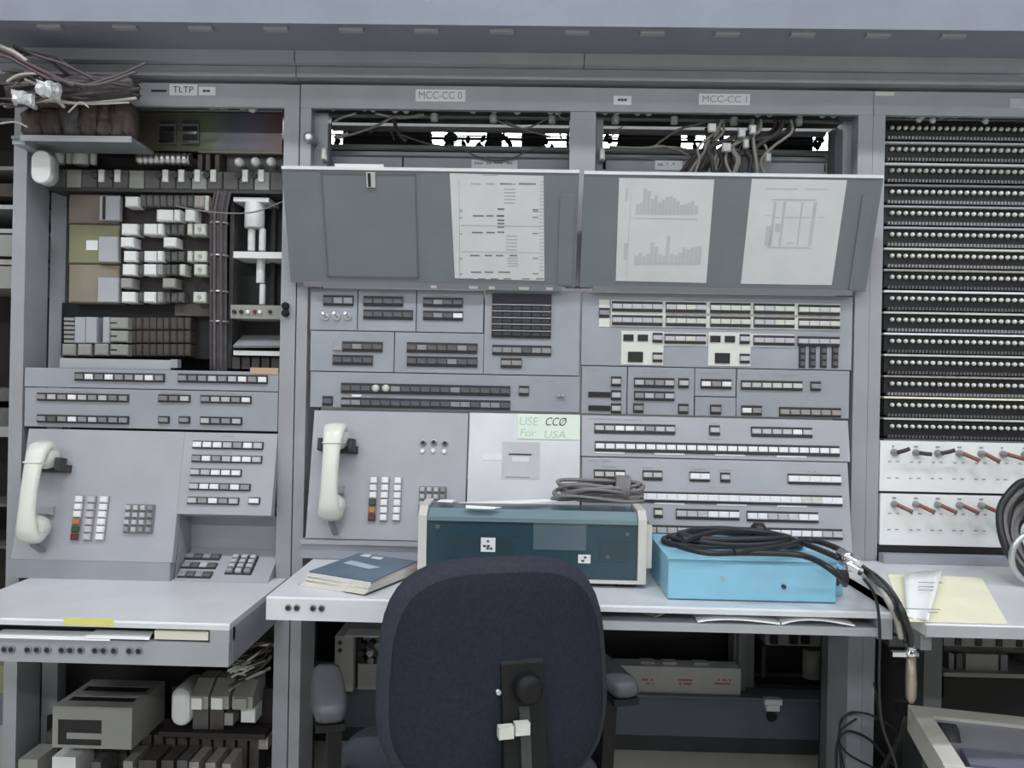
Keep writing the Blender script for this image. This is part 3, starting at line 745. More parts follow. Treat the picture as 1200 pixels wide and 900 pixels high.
# ------------------------------------------------------------------ document boards
def hinge(x, y, tilt, Y=0.0): return Pl(Y, zat(x, y, Y), tilt)
TB = math.radians(-19)
PB1 = hinge(510, 334, TB, -.022); PB2 = hinge(850, 339.5, TB, -.022)
def board(pl, x0, x1, yt, yb, label, seam0, seam1):
    u0 = pl.at(x0, yt + 4)[0]; u1 = pl.at(x1, yt + 4)[0]; vt = pl.at((x0 + x1) / 2, yt)[1]
    b = pl.M @ Vector(((u0 + u1) / 2, 0, 0))
    t = thing('document_board', label, 'board', b)
    ob('board', MB().box(u0, u1, 0, vt - .006, -.012, 0), 'board_grey', t, pl)
    ob('top_edge', MB().box(u0, u1, vt - .006, vt, -.012, .002), 'edge_white', t, pl)
    w = (u1 - u0)
    ob('hinge_strip', MB().box(u0 + .03, u1 - .03, -.008, .004, -.01, .004), 'grey_dark', t, pl)
    ob('support_arm', MB().box(u0 + .02, u0 + .032, vt * .3, vt * .8, -.035, -.012), 'grey_dark', t, pl)
    ob('support_arm', MB().box(u1 - .032, u1 - .02, vt * .3, vt * .8, -.035, -.012), 'grey_dark', t, pl)
    return t
b1 = board(PB1, 330.5, 679, 197, 334, 'grey sloping board with a metal clip, an empty holder and one densely printed sheet', 0, 0)
b2 = board(PB2, 684.5, 1035.5, 203, 340, 'grey sloping board with two pale printed sheets side by side, nearer the lamp rack', 0, 0)
u0, u1, v0, v1 = rr(PB1, 380, 203, 489, 325)
ob('holder_frame', MB().box(u0, u0 + .003, v0, v1, 0, .0022).box(u1 - .003, u1, v0, v1, 0, .0022).box(u0, u1, v0, v0 + .003, 0, .0022).box(u0, u1, v1 - .003, v1, 0, .0022), 'seam', b1, PB1)
ob('holder_sheet', MB().box(u0 + .003, u1 - .003, v0 + .003, v1 - .003, 0, .0012), 'board_grey', b1, PB1)
s = bx('clip', PB1, 429, 202, 440, 220, 0, .006, 'alum', b1, 434, .001)
bx('clip_slot', PB1, 431, 203, 434.5, 219, .005, .0068, 'black', s, 434)
for x0, x1 in ((505, 512), (550, 560), (573, 580), (608, 620), (640, 648)):
    u0, v = PB1.at(x0, 335); u1 = PB1.at(x1, 335)[0]; ob('hinge_glint', MB().box(u0, u1, -.006, .0, .004, .007), 'alum', b1, PB1)
for x0, x1, pl, b in ((655, 672, PB1, b1), (1003, 1016, PB2, b2)):
    u0, u1, v0, v1 = rr(pl, x0, 228, x1, 332, None); ob('side_stiffener', MB().box(u0, u1, .005, v1, 0, .004), 'board_grey', b, pl)
c = PB1.at(392, 193); p = PB1.M @ Vector((PB1.at(392, 197)[0], PB1.at(392, 197)[1], 0))
q0, q1 = PB1.at(392, 197), PB1.at(449, 197)
tag(ob('paper_slip', MB().box(q0[0], q1[0], q0[1], q0[1] + .009, -.008, -.004), 'label_white', None, PB1), 'narrow white paper slip standing on top of the board over its metal clip', 'paper')

PN1, PN2 = PB1, PB2
def sheet(pl, c4, label, m='sheet'):
    P = [Vector((*pl.at(x, y), 0)) for x, y in c4]
    mb = MB().add([p + Vector((0, 0, .0003)) for p in P] + [p + Vector((0, 0, .0011)) for p in P], [(3, 2, 1, 0), (4, 5, 6, 7), (0, 1, 5, 4), (1, 2, 6, 5), (2, 3, 7, 6), (3, 0, 4, 7)])
    o = ob('printed_sheet', mb, m, None, pl)
    return tag(o, label, 'sheet')
def inkmb(pl, items, t=.0015):
    mb = MB()
    for (x0, y0, x1, y1) in items:
        r = rr(pl, x0, y0, x1, y1); mb.box(*r, .0011, t)
    return mb
s1 = sheet(PB1, ((533, 326), (638, 329), (637, 206), (527, 203)), 'densely printed white sheet with columns of dark entries, on the board with the clip')
rs = random.Random(2); it = []; dk = []
for y in (215, 221, 225, 229, 233, 237): it.append((591, y, 604, y + 1.4))
for y, xs in ((214.5, ((552, 563), (570, 580), (586, 600), (608, 628))), (252, ((554, 567), (570, 578), (582, 591))), (271.5, ((553, 566), (570, 580))), (298.5, ((551, 562), (568, 577), (581, 590), (597, 606))), (318, ((552, 564), (568, 578), (584, 598)))):
    for a, b in xs: (dk if y > 250 or a > 580 else it).append((a, y, b, y + 1.8))
for y in (244, 252, 257, 261, 265, 271): dk.append((583, y, 591, y + 2))
for y in range(276, 294, 4): it.append((593, y, 606, y + 1.4))
for y in range(302, 313, 3): it.append((595, y, 607, y + 1.4))
it += [(540, 264.2, 637, 265.2), (541, 295.2, 637, 296), (566, 204.5, 584, 205.7), (538, 208, 538.6, 325)]
for y in range(212, 320, 4): it.append((632, y, 637, y + 1.1))
for y in (245, 247, 254, 273, 302, 320): dk.append((624, y, 631, y + 1.2)); it.append((538, y, 542, y + 2))
for x in (545, 560, 575, 590, 612, 628): dk.append((x, 326, x + 9, 327.3))
stuff(ob('printed_text', inkmb(PB1, it), 'sheet_mark', s1, PB1)); stuff(ob('printed_text', inkmb(PB1, dk), 'sheet_dark', s1, PB1))
s2 = sheet(PB2, ((721.5, 329), (827.5, 331.5), (837, 210.5), (725.5, 208.5)), 'pale sheet printed with two rows of grey bar graphs, on the right-hand board')
s2['label'] = 'pale sheet printed with two grey bar graphs, one above the other'
it = []
for base, x0, x1, hs in ((251, 745, 818, (12, 14, 30, 27, 18, 22, 14, 17, 20, 21, 19, 15, 11, 12, 14, 16, 10)), (310, 743, 822, (11, 14, 10, 13, 26, 21, 12, 10, 34, 13, 11, 14, 20, 18, 20, 21, 22))):
    n = len(hs); w = (x1 - x0) / n
    for i, h in enumerate(hs): it.append((x0 + i * w, base - h, x0 + (i + .92) * w, base))
it += [(742, 255.5, 817, 256.6), (737, 208.5, 737.5, 325), (733, 220, 736, 236), (731, 285, 735, 305)]
dkm = mat('graph_grey', (0.47, 0.49, 0.5), .7); M['graph_grey'] = dkm
stuff(ob('bar_graph', inkmb(PB2, it), 'graph_grey', s2, PB2))
s3 = sheet(PB2, ((868, 332.5), (974.5, 334), (992.5, 211), (881, 209.5)), 'pale sheet printed with a tall box diagram, nearest the lamp rack')
it = [(897, 220.5, 935, 222), (943, 221, 969, 222.5), (904, 233, 957, 235), (904, 236, 907, 288), (915, 236, 918, 288), (936, 237, 938, 288), (950, 237, 954, 288), (898, 289, 950, 291), (908, 254, 914, 255.5), (919, 254, 935, 255.5), (939, 254, 949, 255.5), (897, 265, 903, 288), (908, 262, 914, 272), (921, 284, 931, 286), (897, 252, 903, 253), (958, 254, 966, 255)]
stuff(ob('box_diagram', inkmb(PB2, it), 'graph_grey', s3, PB2))
PL_ = Pl(-.0)
for x0, y0, x1, y1, la, mk in ((552.5, 187, 606.5, 200, 'white label strip behind the top edge of the board holding the densely printed sheet', ((556, 191.5, 566), (570, 191.5, 576), (579, 191, 589), (594, 191.5, 601))), (767.5, 188, 799.5, 199, 'short white label strip behind the top edge of the board holding two pale sheets', ((771, 193, 777), (780, 192, 783), (788, 192, 794)))):
    pl = Pl(.0985); o = bx('label_strip', pl, x0, y0, x1, y1, 0, .0012, 'label_white', None, x0)
    tag(o, la, 'label'); legend(o, pl, mk, 'ink_faint', .0018, 1.8)

# ------------------------------------------------------------------ upper console panels
def panel_thing(name, label, x, y, Y=-.002):
    p = at_y(x, y, Y); return thing(name, label, 'panel', p)
def plates(t, pl, rows, xr, m='grey_panel', n0=-.016, g=.0009):
    for x0, y0, x1, y1 in rows:
        u0, u1, v0, v1 = rr(pl, x0, y0, x1, y1, xr)
        ob('panel_plate', MB().box(u0 + g, u1 - g, v0 + g, v1 - g, n0, -.0002, .0012), m, t, pl)
    xx0 = min(r[0] for r in rows); xx1 = max(r[2] for r in rows); y0 = min(r[1] for r in rows); y1 = max(r[3] for r in rows)
    u0, u1, v0, v1 = rr(pl, xx0, y0, xx1, y1, xr)
    ob('chassis', MB().box(u0 + .004, u1 - .004, v0 + .004, v1 - .02, n0 - .014, n0 - .0006), 'seam', t, pl)  # added behind the plates to block light
def sq(parent, pl, x0, y0, x1, y1, c, **k): return row(parent, pl, x0, y0, x1, y1, 1, c, **k)
t = panel_thing('control_panel', 'upper grey control panel with the black grid display under the printed sheet', 520, 481)
plates(t, PF, ((363, 337, 419, 387), (419, 337, 488, 387), (488, 337, 567, 387), (363, 387, 462, 435), (462, 387, 567, 435), (567, 336, 680, 435), (363, 435, 680, 477.5)), 363)
row(t, PF, 379, 346, 414.5, 358, 3, 'dgg', mv=.2)
for x in (381, 394, 407):
    c = PF.at(x + 1, 371.5); o = ob('toggle_base', MB().cyl((c[0], c[1], 0), (0, 0, 1), .008, 0, .004, 12), 'metal', t, PF)
    ob('toggle_lever', MB().tube([(c[0], c[1], .003), (c[0] - .001, c[1] + .004, .014), (c[0] - .002, c[1] + .007, .024)], .0035, 8, 2), 'chrome', o, PF)
D = dict(mv=.25, gap=.06)
row(t, PF, 426, 347, 472.5, 358.5, 4, 'd', **D); row(t, PF, 426, 362.5, 484, 374, 5, 'ddddd', **D)
row(t, PF, 496, 348.5, 542.5, 359.5, 4, 'dgdd', **D); row(t, PF, 496, 364, 542.5, 375, 4, 'dgdw', **D)
row(t, PF, 401, 400, 448.5, 411.8, 4, 'dgdd', **D); bx('blank_button', PF, 390, 399.5, 401, 410.5, 0, .005, 'grey_paint', t, 390, .001)
row(t, PF, 390, 415.5, 437, 427.5, 4, 'd', **D)
row(t, PF, 477, 401, 559.5, 413, 7, 'dgdddgd', **D); row(t, PF, 477, 417, 559.5, 429, 7, 'ddddgdd', **D)
g = bx('display_frame', PF, 576.5, 344.5, 646, 396, 0, .004, 'black', t, 611)
bx('display_bar', PF, 579, 348, 642, 355.5, .004, .006, 'purple_dark', g, 610)
u0, u1, v0, v1 = rr(PF, 577.5, 357.5, 645, 395.5, 611)
for j in range(6):
    v = v1 - (v1 - v0) * j / 5.0
    if j < 5: ob('grid_bar', MB().box(u0 - .001, u1 + .001, v - .0012, v + .0012, .004, .0075), 'grey_panel', g, PF)
    if j == 5: continue
    for i in range(6):
        a = u0 + (u1 - u0) * i / 6; b_ = u0 + (u1 - u0) * (i + 1) / 6
        capobj('display_cell', (b_ - a) * .9, (v1 - v0) / 5 * .62, .003, 'strip_dark', g, PF, (a + b_) / 2, v - (v1 - v0) / 10, .0035, .0008)
row(t, PF, 577, 404, 646, 416, 6, 'gggdgg', **D); row(t, PF, 587, 419.5, 611.5, 431, 2, 'gg', **D)
row(t, PF, 400, 448.5, 598, 460.5, 17, 'dddddgdddddgddddd', **D)
row(t, PF, 400, 465.5, 598, 477, 17, 'ggdddddddddggdggd', **D)
for x in (440, 452):
    c = PF.at(x, 455, .01); ob('cream_bulb', MB().lathe((c[0], c[1], .003), (0, 0, 1), [(0, .0085), (.008, .0085), (.012, .004)], 12), 'cap_cream', t, PF)  # bulbs in plain cream colour
bx('white_marker', PF, 412, 462.5, 423.5, 465.5, 0, .006, 'cap_white', t, 417, .001)
sq(t, PF, 378, 464, 390, 475.5, 'd', **D); sq(t, PF, 608, 452, 620, 463.5, 'g', **D)
for x in (654.5, 659): c = PF.at(x, 463); ob('small_stud', MB().cyl((c[0], c[1], 0), (0, 0, 1), .004, 0, .008, 8), 'metal', t, PF)
legend(t, PF, [(445, 344.5, 456), (444, 361, 466), (512, 347, 530), (602, 341.5, 626), (423, 392, 437), (444, 392.3, 455), (531, 394, 543), (549, 394.5, 561), (617, 446.5, 635), (641, 447, 652)])

t = panel_thing('control_panel', 'upper grey control panel with the cream button bands under the two pale sheets', 850, 489)
plates(t, PF, ((681, 342, 999.5, 428.5), (681, 428.5, 735, 485), (735, 428.5, 814, 485), (814, 428.5, 863, 462), (814, 462, 863, 485), (863, 428.5, 996, 485)), 681)
B = dict(mv=.26, gap=.05)
bx('cream_band', PF, 716, 351.5, 984.5, 382.5, 0, .0015, 'cream_plate', t, 716)
bx('grey_stripe', PF, 780, 366.3, 984, 369.3, .0015, .002, 'cap_tan', t, 780)
bx('cream_label', PF, 702, 351, 714.5, 360.5, 0, .0015, 'cream_plate', t, 702); bx('cream_label', PF, 702, 372.5, 714.5, 383, 0, .0015, 'cream_plate', t, 702)
sq(t, PF, 702, 360.8, 714, 372.2, 'g', n0=0, **B)
for x0, x1, y0, n, a, b in ((717, 776, 353, 5, 'p', 'p'), (780, 827, 354, 4, 'pccp', 'c'), (832, 879, 354.8, 4, 'c', 'c'), (883, 930.5, 355.6, 4, 'cpcc', 'ppcc'), (935, 983.5, 357, 4, 'ccpc', 'cccc')):
    row(t, PF, x0, y0, x1, y0 + 12, n, a, n0=.0015, **B); row(t, PF, x0, y0 + 16, x1, y0 + 28, n, b, n0=.0015, **B)
for x0, y0 in ((728, 387.5), (830, 389)):
    q = bx('cream_plate', PF, x0, y0, x0 + 49.5, y0 + 39.5, 0, .0015, 'cream_plate', t, x0)
    for a, c_, b_, d_ in ((2.5, 4.3, 14.5, 11.8), (19.5, 4.5, 31.5, 12), (8, 24.5, 25.5, 36.5)):
        bx('black_window', PF, x0 + a, y0 + c_, x0 + b_, y0 + d_, .0014, .004, 'black', q, x0 + a)
    sq(t, PF, x0 + 36.5, y0 + 2.5, x0 + 48, y0 + 14, 'p', n0=.0015, **B); sq(t, PF, x0 + 36.5, y0 + 25.5, x0 + 48, y0 + 36.8, 'p', n0=.0015, **B)
    bx('cream_band', PF, x0 + 49.8, y0 + 2, x0 + 101, y0 + 17.5, 0, .0015, 'cream_plate', t, x0 + 50)
row(t, PF, 778.5, 391, 827, 402.5, 4, 'pccp', n0=.0015, **B); row(t, PF, 882.5, 392.8, 930.5, 404.5, 4, 'p', n0=.0015, **B)
row(t, PF, 934.5, 394, 983.5, 405.5, 4, 'p', **B)
for x in (937, 949, 962, 975.5):
    u0, u1, v0, v1 = rr(PF, x - 1, 406, x + 6.5, 431, x)
    q = ob('dark_slot', MB().box(u0, u1, v0, v1, 0, .003, .001), 'strip_dark', t, PF)
    for k in range(3):
        vv = v1 - (v1 - v0) * (.2 + .3 * k); ob('slot_wheel', MB().box(u0 + .002, u1 - .002, vv - .005, vv + .005, .003, .007, .0015), 'cap_dark', q, PF)
E = dict(mv=.25, gap=.12)
for y in (441, 457, 472.5): sq(t, PF, 716, y, 727.8, y + 11.8, 'p', **E)
for y in (459, 475): bx('black_label', PF, 689.5, y, 715.5, y + 6.2, 0, .0025, 'black', t, 690)
row(t, PF, 743, 442.3, 790, 453.8, 4, 'pggp', **E); row(t, PF, 743, 457.8, 790, 469, 4, 'gpgp', **E); sq(t, PF, 742, 472.5, 754, 483.5, 'g', **E)
sq(t, PF, 795, 443, 807, 454.5, 'p', **E); sq(t, PF, 794.5, 473, 806.5, 485, 'g', **E)
row(t, PF, 821, 444, 857, 455.3, 3, 'wgw', **E); sq(t, PF, 832, 474, 845, 485.5, 'g', **E)
row(t, PF, 868, 445.5, 940, 456.5, 6, 'ppcccc', **E); sq(t, PF, 949.5, 447, 961.5, 458, 'g', **E)
row(t, PF, 868.5, 475, 892.5, 486.5, 2, 'wg', **E); row(t, PF, 913, 476.8, 985, 488, 6, 't', **E)
legend(t, PF, [(689, 434, 701), (749, 436, 783), (815, 437, 850), (868, 438.5, 940), (802, 351, 830), (878, 474, 888)])

# ------------------------------------------------------------------ sloping lower console panels
TS = math.radians(11)
zM0 = zat(420, 656.5, -.064)
PS1 = hinge(363, 479, TS, -.001)
t = panel_thing('telephone_console', 'sloping grey panel with round jacks and three narrow key columns behind the blue book', 455, 633, -.06)
plates(t, PS1, ((362.5, 480, 547, 631.5),), 362.5, 'grey_light', n0=-.02)
pc = ob('riser', MB().box(xat(352, 645, -.056), xat(680, 645, -.056), -.056, -.001, zat(420, 656.5, -.064), zat(420, 639, -.056)), 'grey_panel', t)
ob('ledge', MB().box(xat(352, 636, -.064), xat(680, 636, -.064), -.064, -.04, zat(420, 639, -.064), zat(420, 634, -.064)), 'grey_light', t)
vrow(t, PS1, 432.5, 558.5, 442, 611, 6, 'wwwGor'); vrow(t, PS1, 446, 558.5, 455.5, 611, 6, 'w'); vrow(t, PS1, 461, 559, 470.5, 611, 6, 'w')
keypad(t, PS1, 491, 570, 523, 603, 3, 4)
for x, y in ((496, 519), (508.5, 518.5), (521.5, 519.5)):
    c = PS1.at(x, y); o = ob('jack', MB().lathe((c[0], c[1], 0), (0, 0, 1), [(0, .0075), (.004, .0075), (.005, .005)], 12), 'metal', t, PS1)
    ob('jack_hole', MB().cyl((c[0], c[1], .0045), (0, 0, 1), .0048, 0, .0012, 12), 'black', o, PS1)
    c = PS1.at(x - 1, y + 10); ob('lamp_stud', MB().lathe((c[0], c[1], 0), (0, 0, 1), [(0, .0055), (.003, .0055), (.005, .003)], 10), 'cap_white', t, PS1)
t = panel_thing('blank_console', 'plain pale grey sloping panel with a small white label beside a faint printed card', 612, 633, -.06)
plates(t, PS1, ((547.5, 483, 680, 634),), 547.5, 'desk_top', n0=-.02)
bx('white_label', PS1, 566, 531, 588.5, 539, 0, .0008, 'label_white', t, 566)
q = bx('printed_card', PS1, 588, 517.5, 632.5, 561, 0, .0006, 'card_grey', t, 588)
for x0, y0, x1, y1, m in ((596, 531.3, 623, 533.2, 'ink'), (592.5, 558.3, 621, 559.5, 'ink_faint'), (600, 535, 620, 541, 'desk_top')): bx('printed_line', PS1, x0, y0, x1, y1, .0005, .0011, m, q, x0)
PSn = PS1
u0, u1, v0, v1 = rr(PS1, 606.5, 485.5, 679.5, 515, 643)
nt = ob('paper_note', MB().box(u0, u1, v0, v1, .001, .0016), 'note_paper', None, PS1)
tag(nt, 'pale green handwritten paper note taped on the plain sloping panel', 'note')
lettering(PS1, (609, 489, 631, 498.5), 'USE', 'pencil', nt, .002, bold=.0, shear=.15)
lettering(PS1, (639.5, 489.5, 664, 499), 'CC\u00d8', 'ink', nt, .002, bold=0, shear=.3)
lettering(PS1, (609.5, 503, 628, 511.5), 'For', 'pencil', nt, .002, shear=.15)
lettering(PS1, (638, 505, 663, 513.5), 'USA', 'pencil', nt, .002, shear=.15)
t = panel_thing('control_panel', 'sloping lower control panel with four long rows of glare-white keys behind the light blue box', 850, 648, -.06)
PS2 = hinge(681, 485.5, TS, -.001)
plates(t, PS2, ((681, 486, 995.5, 535), (681, 535, 996.5, 643)), 681, 'grey_light', n0=-.02)
ob('riser', MB().box(xat(682, 650, -.056), xat(966, 650, -.056), -.056, -.001, zM0, zat(850, 648, -.056)), 'grey_panel', t)
ob('ledge', MB().box(xat(682, 650, -.06), xat(966, 650, -.06), -.062, -.0565, zat(850, 652, -.06), zat(850, 647.5, -.06)), 'grey_light', t)
F = dict(mv=.25, gap=.12)  # overexposed brightness of these sloping rows is put into white caps
row(t, PS2, 696.5, 496, 791, 507.5, 8, 'ppwwpgpp', **F); sq(t, PS2, 831, 498.5, 843.5, 510, 'p', **F); row(t, PS2, 880, 500, 951.5, 511.5, 6, 'ppppwp', **F)
row(t, PS2, 697, 516.8, 983, 529, 24, 'w', **F)
row(t, PS2, 696, 550, 732.5, 561.5, 3, 'ppw', **F); row(t, PS2, 753, 551, 776, 562.5, 2, 'pp', **F); row(t, PS2, 808, 552.5, 831.5, 564, 2, 'ww', mv=.2, gap=.03); sq(t, PS2, 844, 553.8, 855.5, 565, 'p', **F)
row(t, PS2, 923, 555.2, 985, 567, 5, 'wwwww', mv=.2, gap=.02)
row(t, PS2, 697, 574.5, 986, 587, 24, 'wwwwwwwwwwwwwwwwwwwwccww', mv=.2, gap=.02)
sq(t, PS2, 766, 595, 776.5, 606.5, 'c', **F); row(t, PS2, 792, 596, 866, 608, 6, 'pppwww', mv=.21, gap=.06); row(t, PS2, 875, 598.5, 958.5, 611, 7, 'wwppcww', mv=.21, gap=.06)
row(t, PS2, 697, 613.5, 986.5, 626, 24, 'wgwwwpppppppppppwwwwwwpp', mv=.22, gap=.08)
for xs_, y0 in (((697, 767, 838, 910), 528.5), ((767, 840, 911), 588.2)):
    for x in xs_:
        yy = y0 + (x - xs_[0]) * .0215; bx('white_strip', PS2, x, yy, x + 35, yy + 2.6, 0, .0012, 'edge_white', t, x)
legend(t, PS2, [(689, 491, 753), (826, 514.5, 846), (689, 540, 716), (832, 571, 850), (706, 547, 722), (753, 548, 772), (810, 549.5, 828), (842, 551, 858), (947, 552.5, 957), (834, 612, 846), (834, 496.5, 841)])

# ------------------------------------------------------------------ telephone handsets
def handset(pl, x, ytop, ybot, label, boot_to):
    c0 = pl.at(x, ytop, .07); c1 = pl.at(x, ybot, .07); cu = c0[0]; L = c0[1] - c1[1]; cv = (c0[1] + c1[1]) / 2
    base = pl.M @ Vector((cu, c1[1], 0))
    t = thing('telephone_handset', label, 'handset', base)
    k = L / .2
    prof = [(.070, .034, .020, .012), (.092, .036, .024, .014), (.100, .050, .026, .012), (.095, .064, .025, .011), (.078, .073, .0225, .0105), (.045, .079, .019, .010), (0, .081, .018, .010), (-.045, .079, .0185, .010), (-.078, .073, .022, .0105), (-.095, .064, .025, .011), (-.100, .050, .026, .012), (-.092, .036, .024, .014), (-.070, .034, .020, .012)]
    secs = []
    n = len(prof)
    for i, (v, nn, w, h) in enumerate(prof):
        a = prof[max(i - 1, 0)]; b = prof[min(i + 1, n - 1)]
        tv, tn = b[0] - a[0], b[1] - a[1]; l = math.hypot(tv, tn); tv, tn = tv / l, tn / l
        nv, nnn = -tn, tv          # normal in the v-n plane
        ring = []
        for q in range(12):
            an = 2 * PI * q / 12
            cu_ = math.copysign(abs(math.cos(an)) ** .75, math.cos(an)) * w; cn_ = math.copysign(abs(math.sin(an)) ** .75, math.sin(an)) * h
            ring.append((cu + cu_, cv + (v + nv * cn_) * k, nn + nnn * cn_))
        secs.append(ring)
    ob('grip', MB().sweep(secs), 'ivory', t, pl)
    for nm, s_ in (('earpiece', 1), ('mouthpiece', -1)):
        ob(nm, MB().lathe((cu, cv + s_ * .077 * k, .018), (0, 0, 1), [(0, .018), (.002, .025), (.014, .0275), (.032, .026), (.042, .020)], 18), 'ivory', t, pl)
    b0 = pl.at(boot_to[0], boot_to[1], .03)
    ob('cord_boot', MB().tube([(cu, cv - .098 * k, .045), (cu, cv - .112 * k, .040), (b0[0], b0[1] + .008, .016), (b0[0], b0[1] + .004, .012)], .0075, 8, 4), 'grey_dark', t, pl)
    ob('grip_band', MB().box(cu - .0195, cu + .0195, cv + .058 * k, cv + .061 * k, .070, .0895, .002), 'cap_white', t, pl)
    return t, cu, cv, k
def cradle(parent, pl, cu, cv, k):
    o = ob('cradle', MB().box(cu - .038, cu + .042, cv + .045 * k, cv + .062 * k, 0, .016, .004), 'charcoal', parent, pl)
    for sgn in (-1, 1): ob('cradle_fork', MB().box(cu + sgn * .034 - .006, cu + sgn * .034 + .006, cv + .047 * k, cv + .075 * k, .02, .05, .003), 'charcoal', o, pl)
    ob('cradle_clip', MB().box(cu - .016, cu + .016, cv - .05 * k, cv - .03 * k, 0, .012, .003), 'grey_panel', o, pl)
tp1 = [o for o in bpy.data.objects if o.name.startswith('telephone_console')][0]
h, cu, cv, k = handset(PS1, 391.5, 499, 604, 'ivory telephone handset hung on the panel behind the blue book', (390, 627))
cradle(tp1, PS1, cu, cv, k)

# ------------------------------------------------------------------ lower panels of the left rack
t = panel_thing('control_panel', 'narrow grey control strip with orange tape and one line of keys', 180, 455)
plates(t, PF, ((28, 430, 326.8, 453.5),), 26)
G_ = dict(mv=.2, gap=.2)
row(t, PF, 88, 436, 193.5, 446, 9, 'bwbwggpwg', **G_); row(t, PF, 209, 437.8, 314, 448, 9, 'gbgpgpwgw', **G_)
bx('orange_tape', PF, 293, 431, 326, 438.5, 0, .0012, 'orange_tape', t, 311)
t = panel_thing('control_panel', 'grey control panel with two rows of small keys directly over the sloping phone panel', 180, 502)
plates(t, PF, ((28, 453.5, 326, 500),), 26)
row(t, PF, 44, 460, 151.5, 469.3, 9, 'gpgwpgpbg', **G_); row(t, PF, 186, 462, 223.5, 471, 3, 'bbp', **G_); row(t, PF, 235.5, 463, 295, 472, 5, 'gppgw', **G_)
row(t, PF, 44, 485.5, 151.5, 495, 9, 'gdgwgpbgg', **G_); sq(t, PF, 186, 487.5, 199, 496, 'g', **G_); sq(t, PF, 210, 487.8, 223, 496, 'g', **G_); row(t, PF, 235, 488, 284, 497.3, 4, 'pggp', **G_)
legend(t, PF, [(82, 459, 112), (190, 460.5, 212), (258, 461, 278)])
PS3 = hinge(26, 501, TS, -.001)
t = panel_thing('telephone_console', 'sloping grey panel with three key columns and a keypad over the yellow-taped desk', 100, 655, -.06)
plates(t, PS3, ((22.5, 501.5, 210, 656),), 22.5, 'grey_light', n0=-.02)
zr0 = zat(100, 679, -.056)
ob('riser', MB().box(xat(7, 665, -.056), xat(199, 665, -.056), -.056, 0, zr0, zat(100, 657, -.056)), 'grey_panel', t)
vrow(t, PS3, 86.5, 580.5, 96.5, 633.5, 6, 'wwwoGr'); vrow(t, PS3, 101, 581, 111, 633.5, 6, 'p'); vrow(t, PS3, 115.5, 581, 126, 633.5, 6, 'w')
keypad(t, PS3, 146.5, 591, 181, 625, 3, 4)
h, cu, cv, k = handset(PS3, 45, 521, 631, 'ivory telephone handset hung on the panel over the yellow-taped desk', (43, 648))
cradle(t, PS3, cu, cv, k)
t = panel_thing('control_panel', 'small sloping panel with five rows of white keys above a dark recess', 265, 604, -.04)
plates(t, PS3, ((211.5, 505.5, 322.3, 603),), 210.5, 'grey_light', n0=-.022)
Q = dict(mv=.15, gap=.15)
row(t, PS3, 226, 516.5, 309, 525.5, 7, 'wwwpgwp', **Q); row(t, PS3, 225, 532.8, 307.5, 541.5, 7, 'gwgpwwp', **Q); row(t, PS3, 223.5, 549, 283.5, 557.5, 5, 'ppwww', **Q)
row(t, PS3, 222, 565.5, 294, 574, 6, 'pwwgwg', **Q); row(t, PS3, 220, 582, 280.5, 590.5, 5, 'pgwgp', **Q); sq(t, PS3, 291.5, 582.8, 305, 591, 'w', **Q)
legend(t, PS3, [(258, 511, 279), (262, 530.5, 272)])

# ------------------------------------------------------------------ left desk with its key slope
def jack(parent, pl, x, y, r=.0075):
    c = pl.at(x, y); o = ob('jack', MB().lathe((c[0], c[1], 0), (0, 0, 1), [(0, r), (.002, r), (.003, r * .75)], 12), 'grey_dark', parent, pl)
    ob('jack_hole', MB().cyl((c[0], c[1], .0026), (0, 0, 1), r * .62, 0, .001, 12), 'black', o, pl)
zL = zr0 + .0
YL = at_z(120, 727.5, zL).y
lx0, lx1 = at_z(2, 690, zL).x, at_z(270, 730.5, zL).x
PLF = Pl(YL)
t = thing('console_desk', 'grey sheet metal desk with a yellow tape strip and a papers slot along its front', 'desk', ((lx0 + lx1) / 2, YL / 2, zL - .1))
z_s, z_a1, z_a0 = zat(120, 735, YL), zat(120, 750.5, YL), zat(120, 778, YL)
ob('desk_top', MB().box(lx0, lx1, -(-.006), zL - zL, 0, 0.0001) if False else MB().prism([(YL, z_s), (YL, zL - .003), (YL + .003, zL), (-.0012, zL), (-.0012, z_s)], lx0, lx1, 0), 'desk_top', t)
ob('apron', MB().box(lx0, lx1 - .0005, YL, YL + .02, z_a0, z_a1), 'grey_paint', t)
ob('slot_shade_back', MB().box(lx0 + .002, lx1 - .03, YL + .045, YL + .05, z_a0 + .012, z_s), 'black', t)  # black back puts the slot's shade into colour
ob('slot_floor', MB().box(lx0 + .002, lx1 - .03, YL + .02, YL + .045, z_a1 - .006, z_a1 - .0005), 'charcoal', t)
ob('tray', MB().box(lx0 + .002, lx1 - .004, YL + .02, -.01, z_a0, z_a0 + .012), 'grey_dark', t)
xe = xat(246, 745, YL)
ob('end_block', MB().box(xe, lx1, YL, YL + .03, z_a1, z_s).box(lx1 - .003, lx1, YL + .02, -.0012, z_a0, z_s), 'grey_paint', t)
bx('cream_strip', PLF, 181, 739, 244, 749, -.012, -.003, 'cream_strip', t, 181)
bx('yellow_tape', PLF, 75, 724.5, 133, 733, 0, .0008, 'yellow_tape', t, 100)
p = [at_z(x, y, zL) for x, y in ((76, 722), (134, 724))]
for x in (6, 14, 33, 44, 56, 73, 83, 95, 112, 122, 134, 152, 163): jack(t, PLF, x, 760.5 + x * .012)
zp = z_a0 + .013
